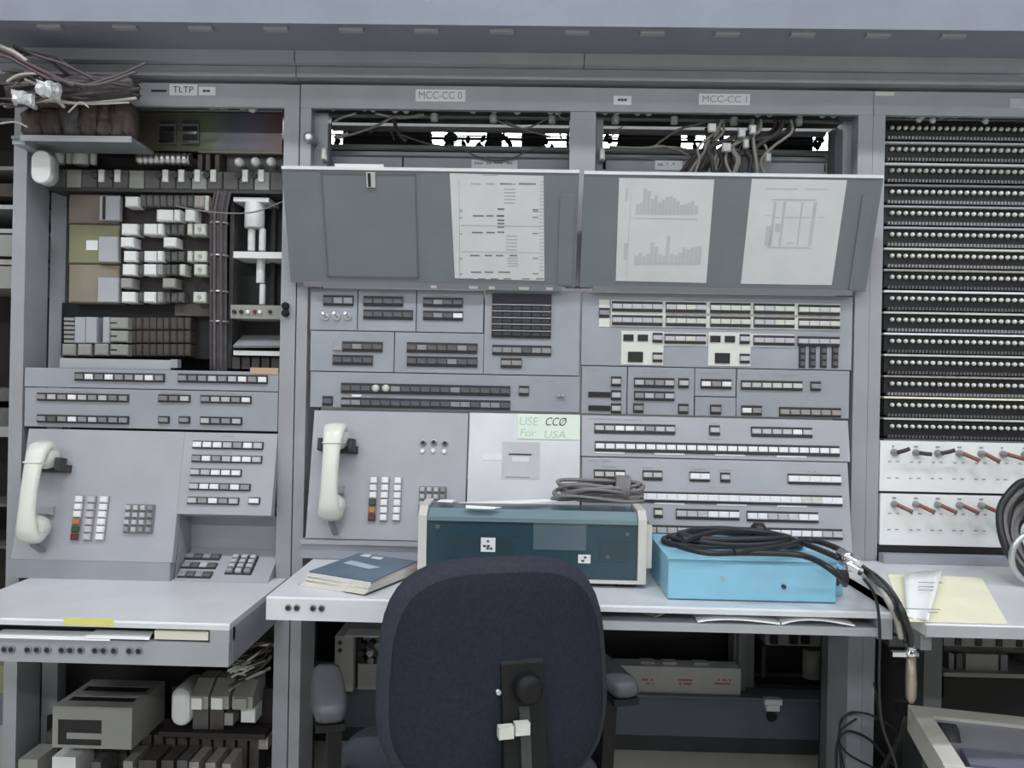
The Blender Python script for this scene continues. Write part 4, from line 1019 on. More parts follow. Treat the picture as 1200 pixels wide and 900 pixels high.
for lab, x0, x1, z_ in (('white sheet lying in the desk slot under the yellow tape', -12, 130, .0005), ('shorter white sheet stuck in the slot beside the cream strip', 100, 176, .0045)):
    u0, u1 = xat(x0, 748, YL), xat(x1, 748, YL); za = z_a1 + z_
    A = [Vector((u0, YL - .004, za)), Vector((u1, YL - .004, za)), Vector((u1 - .012, YL + .04, za)), Vector((u0, YL + .04, za))]
    o = ob('paper_sheet', MB().add(A + [p + Vector((0, 0, .003)) for p in A], [(3, 2, 1, 0), (4, 5, 6, 7)] + [(i, (i + 1) % 4, (i + 1) % 4 + 4, i + 4) for i in range(4)]), 'paper'); tag(o, lab, 'paper')
# recess and key slope
zb_ = zat(270, 643.5, 0.045); fr = at_z(255, 682, zL)
tilt = math.atan2(.045 - fr.y, zb_ - zL)
PK = Pl(fr.y, zL, tilt)
t = panel_thing('key_slope', 'low sloping key shelf with three short key rows and a keypad under the dark recess', 265, 680, fr.y)
kx0, kx1 = xat(208.5, 660, -.03), xc - .0025
ob('slope_plate', MB().prism([(fr.y, zL + .0005), (.045, zb_), (.045, zL + .0005)], kx0, kx1, 0), 'grey_light', t)
ob('recess_back', MB().box(kx0 - .02, kx1, .046, .056, zb_ - .02, zat(270, 598, 0)), 'grey_paint', t)
ob('recess_shade_roof', MB().box(kx0, kx1, -.008, .0455, zat(270, 607.5, -.02), zat(270, 605.5, -.02)), 'grey_paint', t)  # roof added to make the recess darker
ob('recess_cheek', MB().prism([(-.034, zL + .0006), (.045, zL + .0006), (.045, zat(210, 600, 0)), (-.016, zat(210, 600, 0))], kx0 - .0042, kx0 - .0024, 0), 'grey_paint', t)
for x0, y0, x1, y1, c in ((218, 649.8, 259, 656, 'gdgd'), (214, 660, 254.5, 666.5, 'gdpd'), (209.5, 670, 249, 677.5, 'gdgd')): row(t, PK, x0, y0, x1, y1, 4, c, mv=.12, gap=.1)
keypad(t, PK, 268, 652.5, 299, 674, 3, 4, 'cap_pale', 'strip_dark', False)

# ------------------------------------------------------------------ middle desk
zM = zat(420, 657, -.064) - .0004
YM = at_z(400, 701.5, zM).y
PMF = Pl(YM)
mx0, mx1 = at_z(310, 701, zM).x, at_z(1053, 722, zM).x
t = thing('console_desk', 'long pale desk shelf carrying the teal case and the light blue box', 'desk', ((mx0 + mx1) / 2, YM / 2, zM - .06))
zs_ = zat(400, 709, YM); za_ = zat(400, 728.5, YM)
ob('desk_top', MB().prism([(YM, zs_), (YM, zM - .003), (YM + .003, zM), (-.002, zM), (-.002, zs_)], mx0, mx1, 0), 'desk_top', t)
xm_ = xat(560, 715, YM)
ob('apron', MB().box(mx0, xm_, YM, YM + .015, za_, zs_).box(mx0, mx0 + .003, YM + .015, -.005, za_, zs_), 'desk_top', t)
xm2 = xat(1029, 735, YM)
zq1, zq0 = zat(860, 732.5, YM), zat(860, 742, YM)
ob('lower_shelf', MB().box(xm_ - .01, xm2, YM + .001, -.03, zq0, zq1), 'grey_light', t)
ob('slot_shade_back', MB().box(xm_ - .01, xm2, -.05, -.045, zq1, zs_), 'black', t)  # slot's shade painted as a black plate
ob('end_block', MB().box(xm2, mx1, YM, -.01, zq0 - .004, zs_), 'grey_light', t)
for x in (338, 348, 367, 377): jack(t, PMF, x, 712 + (x - 338) * .02, .0062)
r = random.Random(4)
def slot_paper(x0, x1, lab, bow, m='paper', y0=735):
    u0, u1 = xat(x0, y0, YM), xat(x1, y0, YM); n = 8; vs = []
    for i in range(n + 1):
        f = i / n; u = u0 + (u1 - u0) * f; h = zq1 + .0015 + bow * math.sin(PI * f ** .8) 
        vs += [(u, YM + .004, h), (u, YM + .17, h + .002), (u, YM + .004, h + .003), (u, YM + .17, h + .005)]
    fs = []
    for i in range(n):
        a, b = i * 4, i * 4 + 4
        fs += [(a, b, b + 1, a + 1), (a + 2, a + 3, b + 3, b + 2), (a, a + 2, b + 2, b), (a + 1, b + 1, b + 3, a + 3)]
    fs += [(0, 1, 3, 2), (n * 4, n * 4 + 2, n * 4 + 3, n * 4 + 1)]
    tag(ob('paper_sheet', MB().add(vs, fs), m), lab, 'paper')
slot_paper(818, 915, 'white sheet bulging in the slot under the light blue box', .006)
slot_paper(917, 1003, 'white sheet arched in the slot near the desk end block', .009)
u0, u1 = xat(738, 728, YM + .03), xat(800, 728, YM + .03)
tag(ob('envelope', MB().add([(u0, YM + .1, zq1 + .001), (u1 - .05, YM + .03, zq1 + .001), (u1, YM + .06, zq1 + .014), (u0 + .03, YM + .14, zq1 + .014), (u0, YM + .1, zq1 + .003), (u1 - .05, YM + .03, zq1 + .003), (u1, YM + .06, zq1 + .016), (u0 + .03, YM + .14, zq1 + .016)],
    [(3, 2, 1, 0), (4, 5, 6, 7), (0, 1, 5, 4), (1, 2, 6, 5), (2, 3, 7, 6), (3, 0, 4, 7)]), 'cream_strip'), 'cream envelope lying skewed in the slot beside the chair back', 'envelope')

# book
def at_zs(ps, z): return [at_z(x, y, z) for x, y in ps]
top = at_zs(((362, 670.5), (436, 682.5), (490, 658.5), (421, 649)), zM + .026)
bot = at_zs(((352, 685), (427, 697.5), (490, 673), (415, 657)), zM + .0005)
t = thing('manual_book', 'thick dog-eared book with a dark blue cover lying on the pale desk', 'book', sum(bot, Vector()) / 4)
def loft(a, b): return MB().add(a + b, [(3, 2, 1, 0), (4, 5, 6, 7)] + [(i, (i + 1) % 4, (i + 1) % 4 + 4, i + 4) for i in range(4)])
mb = MB(); N_ = 7
for k in range(N_):
    f0, f1 = k / N_, (k + .86) / N_
    jit = [Vector((r.uniform(-.004, .004), r.uniform(-.004, .004), 0)) for _ in range(4)]
    jit[2] = jit[2] * .3
    A = [bot[i].lerp(top[i], f0) + jit[i] for i in range(4)]; Bq = [bot[i].lerp(top[i], f1) + jit[i] for i in range(4)]
    o = ob('page_block', loft(A, Bq), 'pages', t)
ob('cover', loft(top, [p + Vector((0, 0, .002)) for p in top]), 'book_blue', t)
cc = sum(bot, Vector()) / 4
ob('back_cover', loft([p + (p - cc) * .03 + Vector((0, 0, -.0003)) for p in bot], [p + (p - cc) * .03 + Vector((0, 0, .0018)) for p in bot]), 'charcoal', t)
ztc = zM + .0285
for P4 in (((421.5, 651.5), (432, 653), (436, 650.5), (428, 649.5)), ((434, 654), (446, 656), (450, 653.5), (438, 652.5))):
    a = at_zs(P4, ztc); ob('cover_print', loft(a, [p + Vector((0, 0, .0006)) for p in a]), 'label_white', t)
a = at_zs(((402, 660), (432, 667), (446, 665), (412, 657)), ztc); ob('cover_print', loft(a, [p + Vector((0, 0, .0006)) for p in a]), 'book_pale', t)

# teal instrument case
Yi = at_z(625, 687.5, zM).y
ti0, ti1 = xat(489.5, 650, Yi), xat(757.5, 650, Yi)
zi0, zi1, zi2 = zat(625, 682, Yi), zat(625, 607, Yi), zat(625, 595, Yi + .022)
yb_ = max(Yi + .12, at_z(640, 587.5, zi2).y); yb_ = min(yb_, -.075)
t = thing('instrument_case', 'dark teal instrument case with pale end frames, a smoky front and white stickers', 'instrument', ((ti0 + ti1) / 2, (Yi + yb_) / 2, zM))
prof = [(Yi, zi0), (Yi, zi1), (Yi + .022, zi2), (yb_, zi2), (yb_, zi0)]
def inset(q, d): return [(Yi + d, zi0 + d), (Yi + d, zi1 - d * .6), (Yi + .022 + d * .6, zi2 - d), (yb_ - d, zi2 - d), (yb_ - d, zi0 + d)]
fwid = .0165
ob('end_frame', MB().prism(prof, ti0, ti0 + fwid, 0), 'beige_frame', t); ob('end_frame', MB().prism(prof, ti1 - fwid, ti1, 0), 'beige_frame', t)
ob('body', MB().prism(inset(prof, .006), ti0 + fwid, ti1 - fwid, 0), 'teal_case', t)
ob('bottom_bar', MB().box(ti0 + fwid, ti1 - fwid, Yi, Yi + .01, zi0, zi0 + .006), 'beige_frame', t)
d = .006
# bright chamfer band and top plate
Pc = [(Yi + d - .0012, zi1 - d * .6 - .001), (Yi + .022 + d * .6, zi2 - d + .0014), (Yi + .022 + d * .6, zi2 - d - .001), (Yi + d + .002, zi1 - d * .6 - .002)]
ob('chamfer_band', MB().prism(Pc, ti0 + fwid + .001, ti1 - fwid - .001, 0), 'teal_edge', t)
ob('front_lip', MB().box(ti0 + fwid, ti1 - fwid, Yi + .003, Yi + .008, zi1 - .010, zi1 - .002), 'teal_edge', t)
PI_ = Pl(Yi + d)
bx('window', PI_, 625, 612, 687, 644, 0, .0008, 'teal_pale', t, 625); bx('window', PI_, 703, 634, 737, 658, 0, .0008, 'teal_dark', t, 703)
bx('window', PI_, 511, 630, 600, 652, 0, .0006, 'teal_dark', t, 511); bx('window', PI_, 563, 610, 612, 628, 0, .0006, 'teal_case', t, 563)
s = bx('white_sticker', PI_, 563.5, 630, 580.5, 646.5, 0, .0016, 'label_white', t, 563)
legend(s, PI_, [(567, 634, 574), (566, 639.5, 575), (570, 642.5, 578)], 'ink', .0022, 1.6)
s = bx('white_sticker', PI_, 677.5, 650, 692, 660, 0, .0016, 'label_white', t, 677)
legend(s, PI_, [(680, 653, 688), (681, 657, 690)], 'ink', .0022, 1.6)
for x, y in ((513, 617), (712, 652), (735, 626)):
    c = PI_.at(x, y); ob('screw', MB().cyl((c[0], c[1], 0), (0, 0, 1), .004, 0, .0025, 10), 'teal_pale', t, PI_)
for x in (505, 725): ob('foot', MB().box(xat(x, 685, Yi + .02), xat(x + 20, 685, Yi + .02), Yi + .015, yb_ - .02, zM + .0004, zi0 + .006), 'black', t)
ob('side_bracket', MB().prism([(Yi + .01, zi0 + .03), (Yi + .01, zi1 - .012), (Yi + .03, zi1 - .012), (Yi + .03, zi0 + .03)], ti1, ti1 + .012, 0), 'beige_frame', t)
ob('side_handle', MB().tube([(ti1 + .001, yb_ - .03, zi2 - .02), (ti1 + .02, yb_ - .03, zi2 - .05), (ti1 + .022, yb_ - .03, zi0 + .04), (ti1 + .001, yb_ - .03, zi0 + .02)], .004, 6, 5), 'cord_grey', t)
# papers on the case
def flat_paper(name, ps, z, label, m='paper', cat='paper', par=None):
    a = at_zs(ps, z); o = ob(name, loft(a, [p + Vector((0, 0, .0012)) for p in a]), m, par)
    return tag(o, label, cat) if par is None else o
zc = zi2 + .0006
flat_paper('paper_sheet', ((537, 589.5), (612, 590.5), (655, 587.5), (640, 585.5)), zc, 'white sheet lying on the teal case, its end under the grey cord hank')
flat_paper('paper_sheet', ((512, 588), (530, 589), (534, 586.5), (517, 585.8)), zc, 'small white slip on the corner of the teal case top')
a_ = [at_y(546, 594, Yi + .02), at_y(588, 596.5, Yi + .02), at_y(575, 598.5, Yi + .008), at_y(546, 597.5, Yi + .008)]
flap = ob('paper_sheet', loft([p + Vector((0, -.003, .003)) for p in a_], [p + Vector((0, -.0042, .0042)) for p in a_]), 'paper'); tag(flap, 'white slip hanging over the chamfered front edge of the teal case', 'paper')
# grey cord hank on the case
ctr = at_z(706, 588, zi2); r = random.Random(8)
hx0, hx1 = xat(652, 575, ctr.y), xat(760, 575, ctr.y)
hm, hl = (hx0 + hx1) / 2, (hx1 - hx0) / 2
t = thing('cord_hank', 'grey power cord wound into a hank on top of the teal case', 'cord', (hm, ctr.y, zi2))
for k in range(9):
    an = r.uniform(-.1, 1.0); zz = zi2 + .0045 + .0035 * k; ll = hl * r.uniform(.72, 1.0); ox = r.uniform(-.012, .008); w_ = r.uniform(.016, .034)
    pts = []
    for i in range(12):
        a = 2 * PI * i / 12
        pts.append((hm + ox + ll * math.cos(a), ctr.y + w_ * math.sin(a) * math.cos(an * .6), max(zi2 + .0045, zz + w_ * .6 * math.sin(a) * math.sin(an) + .006 * math.sin(2 * a + k) + .008 * (1 - (ll * math.cos(a) / hl) ** 2))))
    ob('cord_loop', MB().tube(pts, .0042, 7, 3, True), 'cord_grey', t)
for k in range(5):
    xw = hm + hl * .28 + .006 * k
    pts = [(xw + .004 * math.sin(a), ctr.y + .027 * math.cos(a), zi2 + .029 + .0245 * math.sin(a)) for a in [2 * PI * i / 12 for i in range(12)]]
    ob('cord_wrap', MB().tube(pts, .0042, 7, 3, True), 'cord_grey', t)
pe = at_z(650, 590, zi2)
ob('plug', MB().tube([(pe.x + .005, ctr.y - .01, zi2 + .008), (pe.x + .03, ctr.y - .012, zi2 + .009), (pe.x + .06, ctr.y - .01, zi2 + .012)], .0075, 8, 2), 'cord_grey', t)

# light blue box
Yb = at_z(880, 705.5, zM).y
bx0, bx1 = xat(783, 680, Yb), xat(980.5, 680, Yb)
zbt = zat(783, 654, Yb); Ybb = min(at_z(800, 627.5, zbt).y, -.09)
t = thing('equipment_box', 'light blue metal box under a coil of black cable on the pale desk', 'box', ((bx0 + bx1) / 2, (Yb + Ybb) / 2, zM))
ob('case', MB().box(bx0, bx1, zM + .002, zbt - .0015, -Ybb, -Yb, .002), 'blue_box', t, PV)
ob('lid', MB().box(bx0 - .002, bx1 + .002, Yb - .003, Ybb + .002, zbt - .0014, zbt + .002), 'blue_box', t)
PBf = Pl(Yb)
c = PBf.at(918, 687); ob('dark_stud', MB().cyl((c[0], c[1], 0), (0, 0, 1), .004, 0, .006, 10), 'charcoal', t, PBf)
c = PBf.at(847, 677); ob('small_screw', MB().cyl((c[0], c[1], 0), (0, 0, 1), .003, 0, .002, 10), 'alum', t, PBf)
ob('side_connector', MB().lathe((bx1, Yb + .03, zM + .045), (1, 0, 0), [(0, .018), (.012, .018), (.014, .013), (.03, .013)], 14), 'charcoal', t)
ob('side_block', MB().box(bx1 + .0005, bx1 + .035, Yb + .06, Yb + .12, zM + .001, zbt - .02), 'blue_box', t)
# black cable coil on the box
t = thing('cable_coil', 'coil of thick black cable on the light blue box', 'cable', ((bx0 + bx1) / 2, (Yb + Ybb) / 2, zbt + .002))
r = random.Random(12); z0_ = zbt + .0085
cx_, cy_ = at_z(868, 638, z0_).x, (at_z(868, 650, z0_).y + at_z(868, 626, z0_).y) / 2
for k in range(4):
    a0 = r.uniform(0, .5); rx = .138 - .013 * k + r.uniform(-.004, .004); ry = .072 - .006 * k + r.uniform(-.006, .004)
    pts = [(cx_ - .012 + r.uniform(-.004, .004) + rx * math.cos(2 * PI * i / 14 + a0), cy_ + .012 * math.cos(k) + ry * math.sin(2 * PI * i / 14 + a0), z0_ + .0055 * k + .006 * math.sin(2 * PI * i / 14 + k) ** 2) for i in range(14)]
    ob('cable_loop', MB().tube(pts, .0056, 8, 3, True), 'cord_black', t)
tie = at_z(889, 622, z0_ + .02)
ob('cable_tie', MB().lathe((tie.x, tie.y, z0_ + .017), (1, .1, 0), [(-.012, .016), (-.008, .02), (.008, .02), (.012, .016)], 12), 'cord_black', t)
def on_z(ps): return [at_z(x, y, z) for x, y, z in ps]
for ps in ([(800, 633, z0_ + .02), (850, 622, z0_ + .025), (900, 624, z0_ + .022), (945, 638, z0_ + .016), (985, 655, z0_ + .01)],
           [(860, 647, z0_ + .02), (910, 642, z0_ + .02), (945, 633, z0_ + .02), (975, 640, z0_ + .018), (996, 652, z0_ + .012)],
           [(795, 640, z0_ + .022), (830, 648, z0_ + .02), (880, 648, z0_ + .016), (940, 651, z0_ + .014), (975, 668, z0_ + .004), (990, 685, zM + .05)]):
    ob('cable_run', MB().tube(on_z(ps), .0056, 8, 4), 'cord_black', t)
e0 = at_z(988, 658, z0_ + .006); e1 = at_z(1008, 670, z0_ - .004)
for dz in (0, .012):
    v = (e1 - e0); o = ob('metal_connector', MB().lathe(e0 + Vector((0, .012 * (dz > 0), dz)), v, [(-.004, .008), (.008, .008), (.009, .0105), (.02, .0105), (.021, .007), (.04, .007)], 12), 'chrome', t)
zR0 = zat(1100, 662, -.03); YR0 = at_z(1100, 731.5, zR0).y - .008
for k, (ps, rad) in enumerate((([(1006, 667), (1022, 676), (1040, 697), (1056, 728), (1062, 752)], .0052), ([(1008, 672), (1024, 683), (1036, 697), (1050, 724), (1056, 748)], .0045), ([(1010, 664), (1034, 681), (1052, 706), (1066, 740), (1067, 757)], .005))):
    P_ = [at_y(x, y, (-.2, -.24, YR0 - .03, YR0 - .022, YR0 - .016)[i] - .004 * k) for i, (x, y) in enumerate(ps)]
    ob('cable_run', MB().tube(P_, rad, 8, 4), ('cord_black', 'wire_grey', 'cord_black')[k], t)
P_ = [at_y(x, y, YM - .012) for x, y in ((1012, 678), (1026, 700), (1031, 740), (1030, 800), (1034, 850), (1050, 895), (1052, 930))]
tag(ob('thin_cable', MB().tube(P_, .0026, 6, 4), 'cord_black'), 'thin dark cable hanging down past the end block of the pale desk', 'cable')
c = at_y(1068, 752, YM - .015)
t = thing('cable_connector', 'long pale connector hanging from the black cables in front of the lamp rack', 'connector', (c.x, c.y, zat(1072, 808, YM - .015)))
zc0, zc1 = zat(1072, 806, YM - .015), zat(1069, 748, YM - .015)
ob('collar', MB().lathe((c.x, c.y, zc1), (0, 0, -1), [(0, .008), (.004, .013), (.012, .013), (.014, .009), (.022, .009), (.024, .0135), (.03, .0135)], 12), 'chrome', t)
ob('barrel', MB().lathe((c.x, c.y, zc1 - .03), (0.02, 0, -1), [(0, .008), (.05, .0095), (.075, .0085), (.085, .004)], 12), 'connector_tan', t)
ob('side_tap', MB().box(c.x - .035, c.x - .01, c.y - .006, c.y + .006, zc1 - .032, zc1 - .024), 'chrome', t)

# ------------------------------------------------------------------ lamp rack at the right
q1 = xat(1360, 300, 0)
t = thing('lamp_rack', 'tall rack of close black rows dotted with small white lamp caps', 'rack', ((r1 + q1) / 2, .1, 0))
post(t, r1 + .0008, r2, .12); post(t, q1 - .03, q1, .12)
ob('top_rail', MB().box(r1 + .0008, q1, -.001, .012, ZR, ZT), 'grey_paint', t)
lp = bx('label_plate', PV, 1184, 115.5, 1216, 127, .001, .0022, 'cap_pale', t, 1184)
bx('paint_chip', PV, 1026, 107.5, 1048, 112, .001, .0018, 'cap_cream', t, 1026)
PR = Pl(.06)
ob('back_sheet', MB().box(r2, q1 - .03, .17, .18, zat(1100, 655, 0), ZR), 'rack_brown', t)
bx('rail', PR, 1036, 139, 1362, 140.5, -.05, 0, 'alum', t, 1040)
for x, y in ((1070, 134.5), (1082, 135), (1110, 134.5), (1120, 135), (1077, 140), (1155, 142), (1093, 141)):
    c = PR.at(x, y); ob('bulb', MB().lathe((c[0], c[1], -.03), (0, 0, 1), [(0, .004), (.02, .005), (.03, .008), (.036, .004)], 10), 'cap_white', t, PR)
strips = ('cap_pale', 'cap_white', 'grey_dark', 'grey_paint', 'grey_light', 'cap_cream', 'cap_tan', 'cap_white', 'cap_cream', 'cap_white', 'cap_cream', 'cap_tan', 'folder_cream', 'cap_cream', 'grey_dark')
for k in range(15):
    yc = 150.7 + 24.9 * k
    st = bx('lamp_strip', PR, 1036, yc - 8.5, 1352, yc + 11.5, -.08, 0, 'black', t, 1040)
    mb = MB()
    for i in range(39):
        c = PR.at(1044 + i * 7.95, yc + .35 + (i * 7.95) * .0195)
        vc = PR.at(1044, yc)[1]
        mb.lathe((c[0], vc, 0), (0, 0, 1), [(0, .0036), (.004, .0052), (.009, .0048), (.012, .0022)], 7)
    stuff(ob('lamp_caps', mb, 'led_dot', st, PR))
    bx('metal_strip', PR, 1036, yc + 15, 1352, yc + 17.2, -.05, .012, strips[k], st, 1040)
    mb = MB()
    for i in range(78):
        u = PR.at(1039 + i * 4, yc)[0]; v = PR.at(1040, yc + 11.5)[1]
        mb.box(u, u + .0042, v - .004, v + .003, 0, .009)
    stuff(ob('contact_teeth', mb, 'cap_grey' if k < 7 or k % 3 == 0 else 'cap_dark', st, PR))
for k, (y0, y1) in enumerate(((516.5, 575.5), (578.5, 638.5))):
    PQ = Pl(-.002)
    p = at_y(1120, y1, 0)
    sp = thing('switch_panel', ('white switch panel with three raised levers, directly under the lamp rows', 'white switch panel whose levers all point down, over the black gap')[k], 'panel', (p.x, 0, p.z))
    u0, u1, v0, v1 = rr(PQ, 1031.2, y0, 1334, y1, 1031)
    ob('panel_plate', MB().box(u0, u1, v0, v1, -.02, 0, .001), 'switch_plate', sp, PQ)
    for i in range(12):
        x = 1047.5 + 25.5 * i; y = (530 if k == 0 else 590.5) + .4 * i
        c = PQ.at(x, y); up = k == 0 and i in (0, 1, 2)
        dx, dy = ((11.5, -5.5), (11.5, .6), (12.5, -4.5))[i] if up else ((14.5, 7.0) if k else ((15, 7), (13, 8), (16, 4.5))[i % 3])
        e = PQ.at(x + dx, y + dy)
        lv = ob('lever', MB().tube([(c[0] - .002, c[1] + .001, .020), ((c[0] + e[0]) / 2, (c[1] + e[1]) / 2, .026), (e[0], e[1], .030)], .0046, 8, 3), 'lever_dark' if up else 'lever_red', sp, PQ)
        ob('pivot', MB().lathe((c[0], c[1], 0), (0, 0, 1), [(0, .008), (.01, .007), (.018, .0045), (.023, .0045)], 10), 'cap_grey', lv, PQ)
        mb = MB()
        for ax, ay in ((-5, 11), (4.5, 11), (-6, 30), (3.5, 30)):
            u, v = PQ.at(x + ax, y + ay); mb.box(u - .0035, u + .0035, v - .001, v + .001, 0, .001)
        stuff(ob('printed_legend', mb, 'cap_grey', lv, PQ))
        legend(lv, PQ, [(x - 2, y - 7, x + 3)], 'ink_faint', .0008, 1.6)
zR = zat(1100, 662, -.03); YR = at_z(1100, 731.5, zR).y
rx0, rx1 = xm2 + .03, q1
rx0 = max(at_z(1056, 725, zR).x, mx1 + .001)
t = thing('console_desk', 'pale grey desk shelf under the switch panels holding the cream folder', 'desk', ((rx0 + rx1) / 2, YR / 2, zR - .05))
ob('desk_top', MB().prism([(YR, zR - .02), (YR, zR - .002), (YR + .002, zR), (-.004, zR), (-.004, zR - .02)], rx0, rx1, 0).prism([(YM - .0, zR - .02), (YM - .0, zR), (-.004, zR), (-.004, zR - .02)], rx0 - .0, rx0 + .001, 0), 'desk_top', t)
ob('front_edge', MB().box(rx0, rx1, YR - .002, YR, zR - .021, zR - .0022), 'grey_light', t)
ob('riser', MB().box(r2 + .002, rx1, -.03, -.004, zR + .0005, zat(1100, 651.5, -.03)), 'grey_panel', t)
ob('dark_gap', MB().box(r2 + .002, q1 - .032, .001, .01, zat(1100, 655, 0), zat(1100, 639, 0)), 'black', t)
ob('bracket', MB().box(rx0 + .002, rx0 + .02, YR + .02, -.006, zR - .05, zR - .0205), 'grey_dark', t)
flat_paper('folder', ((1060, 728.5), (1181, 731.5), (1150, 677.5), (1040, 673.5)), zR + .0006, 'cream yellow folder lying open on the desk shelf under the switch panels', 'folder_cream', 'folder')
nx, ny = 6, 6; vs = []
C4 = [(1063, 722), (1088, 727), (1104, 668), (1059, 671)]
for i in range(nx):
    for j in range(ny):
        f, g = i / (nx - 1), j / (ny - 1)
        x = (C4[0][0] * (1 - f) + C4[1][0] * f) * (1 - g) + (C4[3][0] * (1 - f) + C4[2][0] * f) * g
        y = (C4[0][1] * (1 - f) + C4[1][1] * f) * (1 - g) + (C4[3][1] * (1 - f) + C4[2][1] * f) * g
        vs.append(at_z(x, y, zR + .003 + .012 * (f - .4) ** 2 * 2 + .006 * g))
k_ = len(vs); fs = [(i * ny + j, (i + 1) * ny + j, (i + 1) * ny + j + 1, i * ny + j + 1) for i in range(nx - 1) for j in range(ny - 1)]
rim = [i * ny for i in range(nx)] + [(nx - 1) * ny + j for j in range(1, ny)] + [i * ny + ny - 1 for i in range(nx - 2, -1, -1)] + [j for j in range(ny - 2, 0, -1)]
mb = MB().add(vs + [v + Vector((0, 0, -.0012)) for v in vs], fs + [tuple(q + k_ for q in f)[::-1] for f in fs] + [(rim[i], rim[(i + 1) % len(rim)], rim[(i + 1) % len(rim)] + k_, rim[i] + k_) for i in range(len(rim))])
for i in range(len(fs)): mb.sm[i] = True
pp = ob('paper_sheet', mb, 'paper'); tag(pp, 'curled white sheet with a few written lines on top of the cream folder', 'paper')
for (xa_, ya_, xb_, yb2) in ((1076, 682, 1098, 678), (1076, 687, 1093, 684), (1076, 691, 1091, 688), (1060, 713, 1096, 709), (1088, 717, 1097, 714)):
    a, b = at_z(xa_, ya_, zR + .0135), at_z(xb_, yb2, zR + .0165)
    ob('written_line', MB().box(min(a.x, b.x), max(a.x, b.x), a.y - .0012, a.y + .0012, zR + .0125, zR + .0135), 'ink_faint', pp)
# cable coil at the right
t = thing('cable_coil', 'coil of dark grey cable standing on the desk shelf at the cream folder', 'cable', (at_z(1210, 735, zR).x, at_z(1210, 735, zR).y + .05, zR))
r = random.Random(15)
for k in range(6):
    R0 = .098 - .008 * k; cyy = -.20 + .013 * k; cxx = xat(1221, 700, cyy); czz = max(zat(1221, 703, cyy), zR + R0 + .009)
    pts = [(cxx + R0 * .85 * math.cos(a), cyy + .035 * math.sin(a) + r.uniform(-.004, .004), czz + R0 * math.sin(a)) for a in [2 * PI * i / 14 for i in range(14)]]
    ob('cable_loop', MB().tube(pts, .0078, 8, 3, True), ('cord_black', 'cord_grey', 'cord_black', 'cord_grey', 'cord_grey', 'cord_black')[k], t)
pts = [(xat(1212, 668, -.22) + .048 * math.cos(a), -.225, max(zat(1212, 668, -.22), zR + .06) + .05 * math.sin(a)) for a in [2 * PI * i / 12 for i in range(12)]]
ob('cable_loop', MB().tube(pts, .0065, 8, 3, True), 'alum', t)

# ------------------------------------------------------------------ under the desks: left bay
def ubox(parent, name, x0, y0, x1, y1, Y, d, m, ch=.002, lab=None):
    pl = Pl(Y); return bx(name, pl, x0, y0, x1, y1, -d, 0, m, parent, None, ch, lab)
Yq = -.05
p = at_y(108, 880, Yq)
zt_ = zat(108, 828.5, Yq); zb2 = zat(108, 877.5, Yq)
bx_0, bx_1 = xat(61.5, 850, Yq), xat(154.5, 850, Yq)
base = thing('relay_shelf', 'row of small cans and dark relays along the bottom under the yellow-taped desk', 'shelf', (xat(150, 890, .03), .05, zb2 - .12))
ob('shelf_plate', MB().box(xb + .001, xc - .001, Yq - .01, .2, zb2 - .1215, zb2 - .11), 'grey_dark', base)
ob('back_board', MB().box(xb + .001, xc - .001, .12, .13, zb2 - .11, zb2 - .002), 'rack_brown', base)
for x0, y0, x1, m in ((31, 883, 53, 'relay_case'), (70, 880, 97, 'white_can'), (115, 886, 126, 'relay_grey'), (152, 885, 163, 'relay_case'), (170, 884, 190, 'relay_brown'), (196, 884, 210, 'relay_brown'), (214, 884, 226, 'relay_grey'), (228, 886, 239, 'cap_tan'), (247, 887, 258, 'cap_tan'), (266, 888, 276, 'cap_tan')):
    u0, u1 = xat(x0, 890, .0), xat(x1, 890, .0); zt2 = min(zat((x0 + x1) / 2, y0, .0), zb2 - .004)
    ob('relay_can', MB().box(u0, u1, -.03, .05, zb2 - .11, zt2), m, base)
for k in range(18):
    u0 = xat(55 + k * 14, 890, .06)
    ob('relay_block', MB().box(u0, u0 + .022, .055, .12, zb2 - .11, zb2 - .012), 'relay_brown', base)
t = thing('relay_case', 'slotted grey metal case standing on the relay row under the yellow-taped desk', 'case', ((bx_0 + bx_1) / 2, .03, zb2))
D_ = .165
ob('shell', MB().box(bx_0, bx_1, Yq + .004, Yq + D_, zb2 + .0005, zt_ - .003), 'relay_case', t)
ff = MB()
w = bx_1 - bx_0; h_ = zt_ - zb2
fx = lambda f: bx_0 + w * f
fz = lambda f: zb2 + .0005 + h_ * f
for a, b, c, dd in ((0, .07, 0, .97), (.62, 1, 0, .97), (.07, .62, .68, .97), (.07, .62, 0, .07), (.18, .62, .22, .36)):
    ff.box(fx(a), fx(b), Yq, Yq + .004, fz(c), fz(dd))
ob('front_frame', ff, 'relay_case', t)
ob('front_slot', MB().box(fx(.07), fx(.62), Yq + .0028, Yq + .0042, fz(.07), fz(.68)), 'black', t)
for f0, f1 in ((0, .20), (.37, .56), (.76, 1.0)): ob('top_bar', MB().box(bx_0, bx_1, Yq + D_ * f0, Yq + D_ * f1, zt_ - .003, zt_), 'relay_case', t)
for f0, f1 in ((.20, .37), (.56, .76)):
    ob('top_slot', MB().box(bx_0 + .015, bx_1 - .015, Yq + D_ * f0, Yq + D_ * f1, zt_ - .0029, zt_ - .0018), 'black', t)
    for xa_ in (bx_0, bx_1 - .015): ob('top_bar', MB().box(xa_, xa_ + .015, Yq + D_ * f0, Yq + D_ * f1, zt_ - .003, zt_), 'relay_case', t)
t = thing('capacitor_bank', 'white oval can with three grey hooded cans and dark relays under the left desk', 'capacitors', (xat(250, 870, .05), .08, zb2))
PU = Pl(.02)
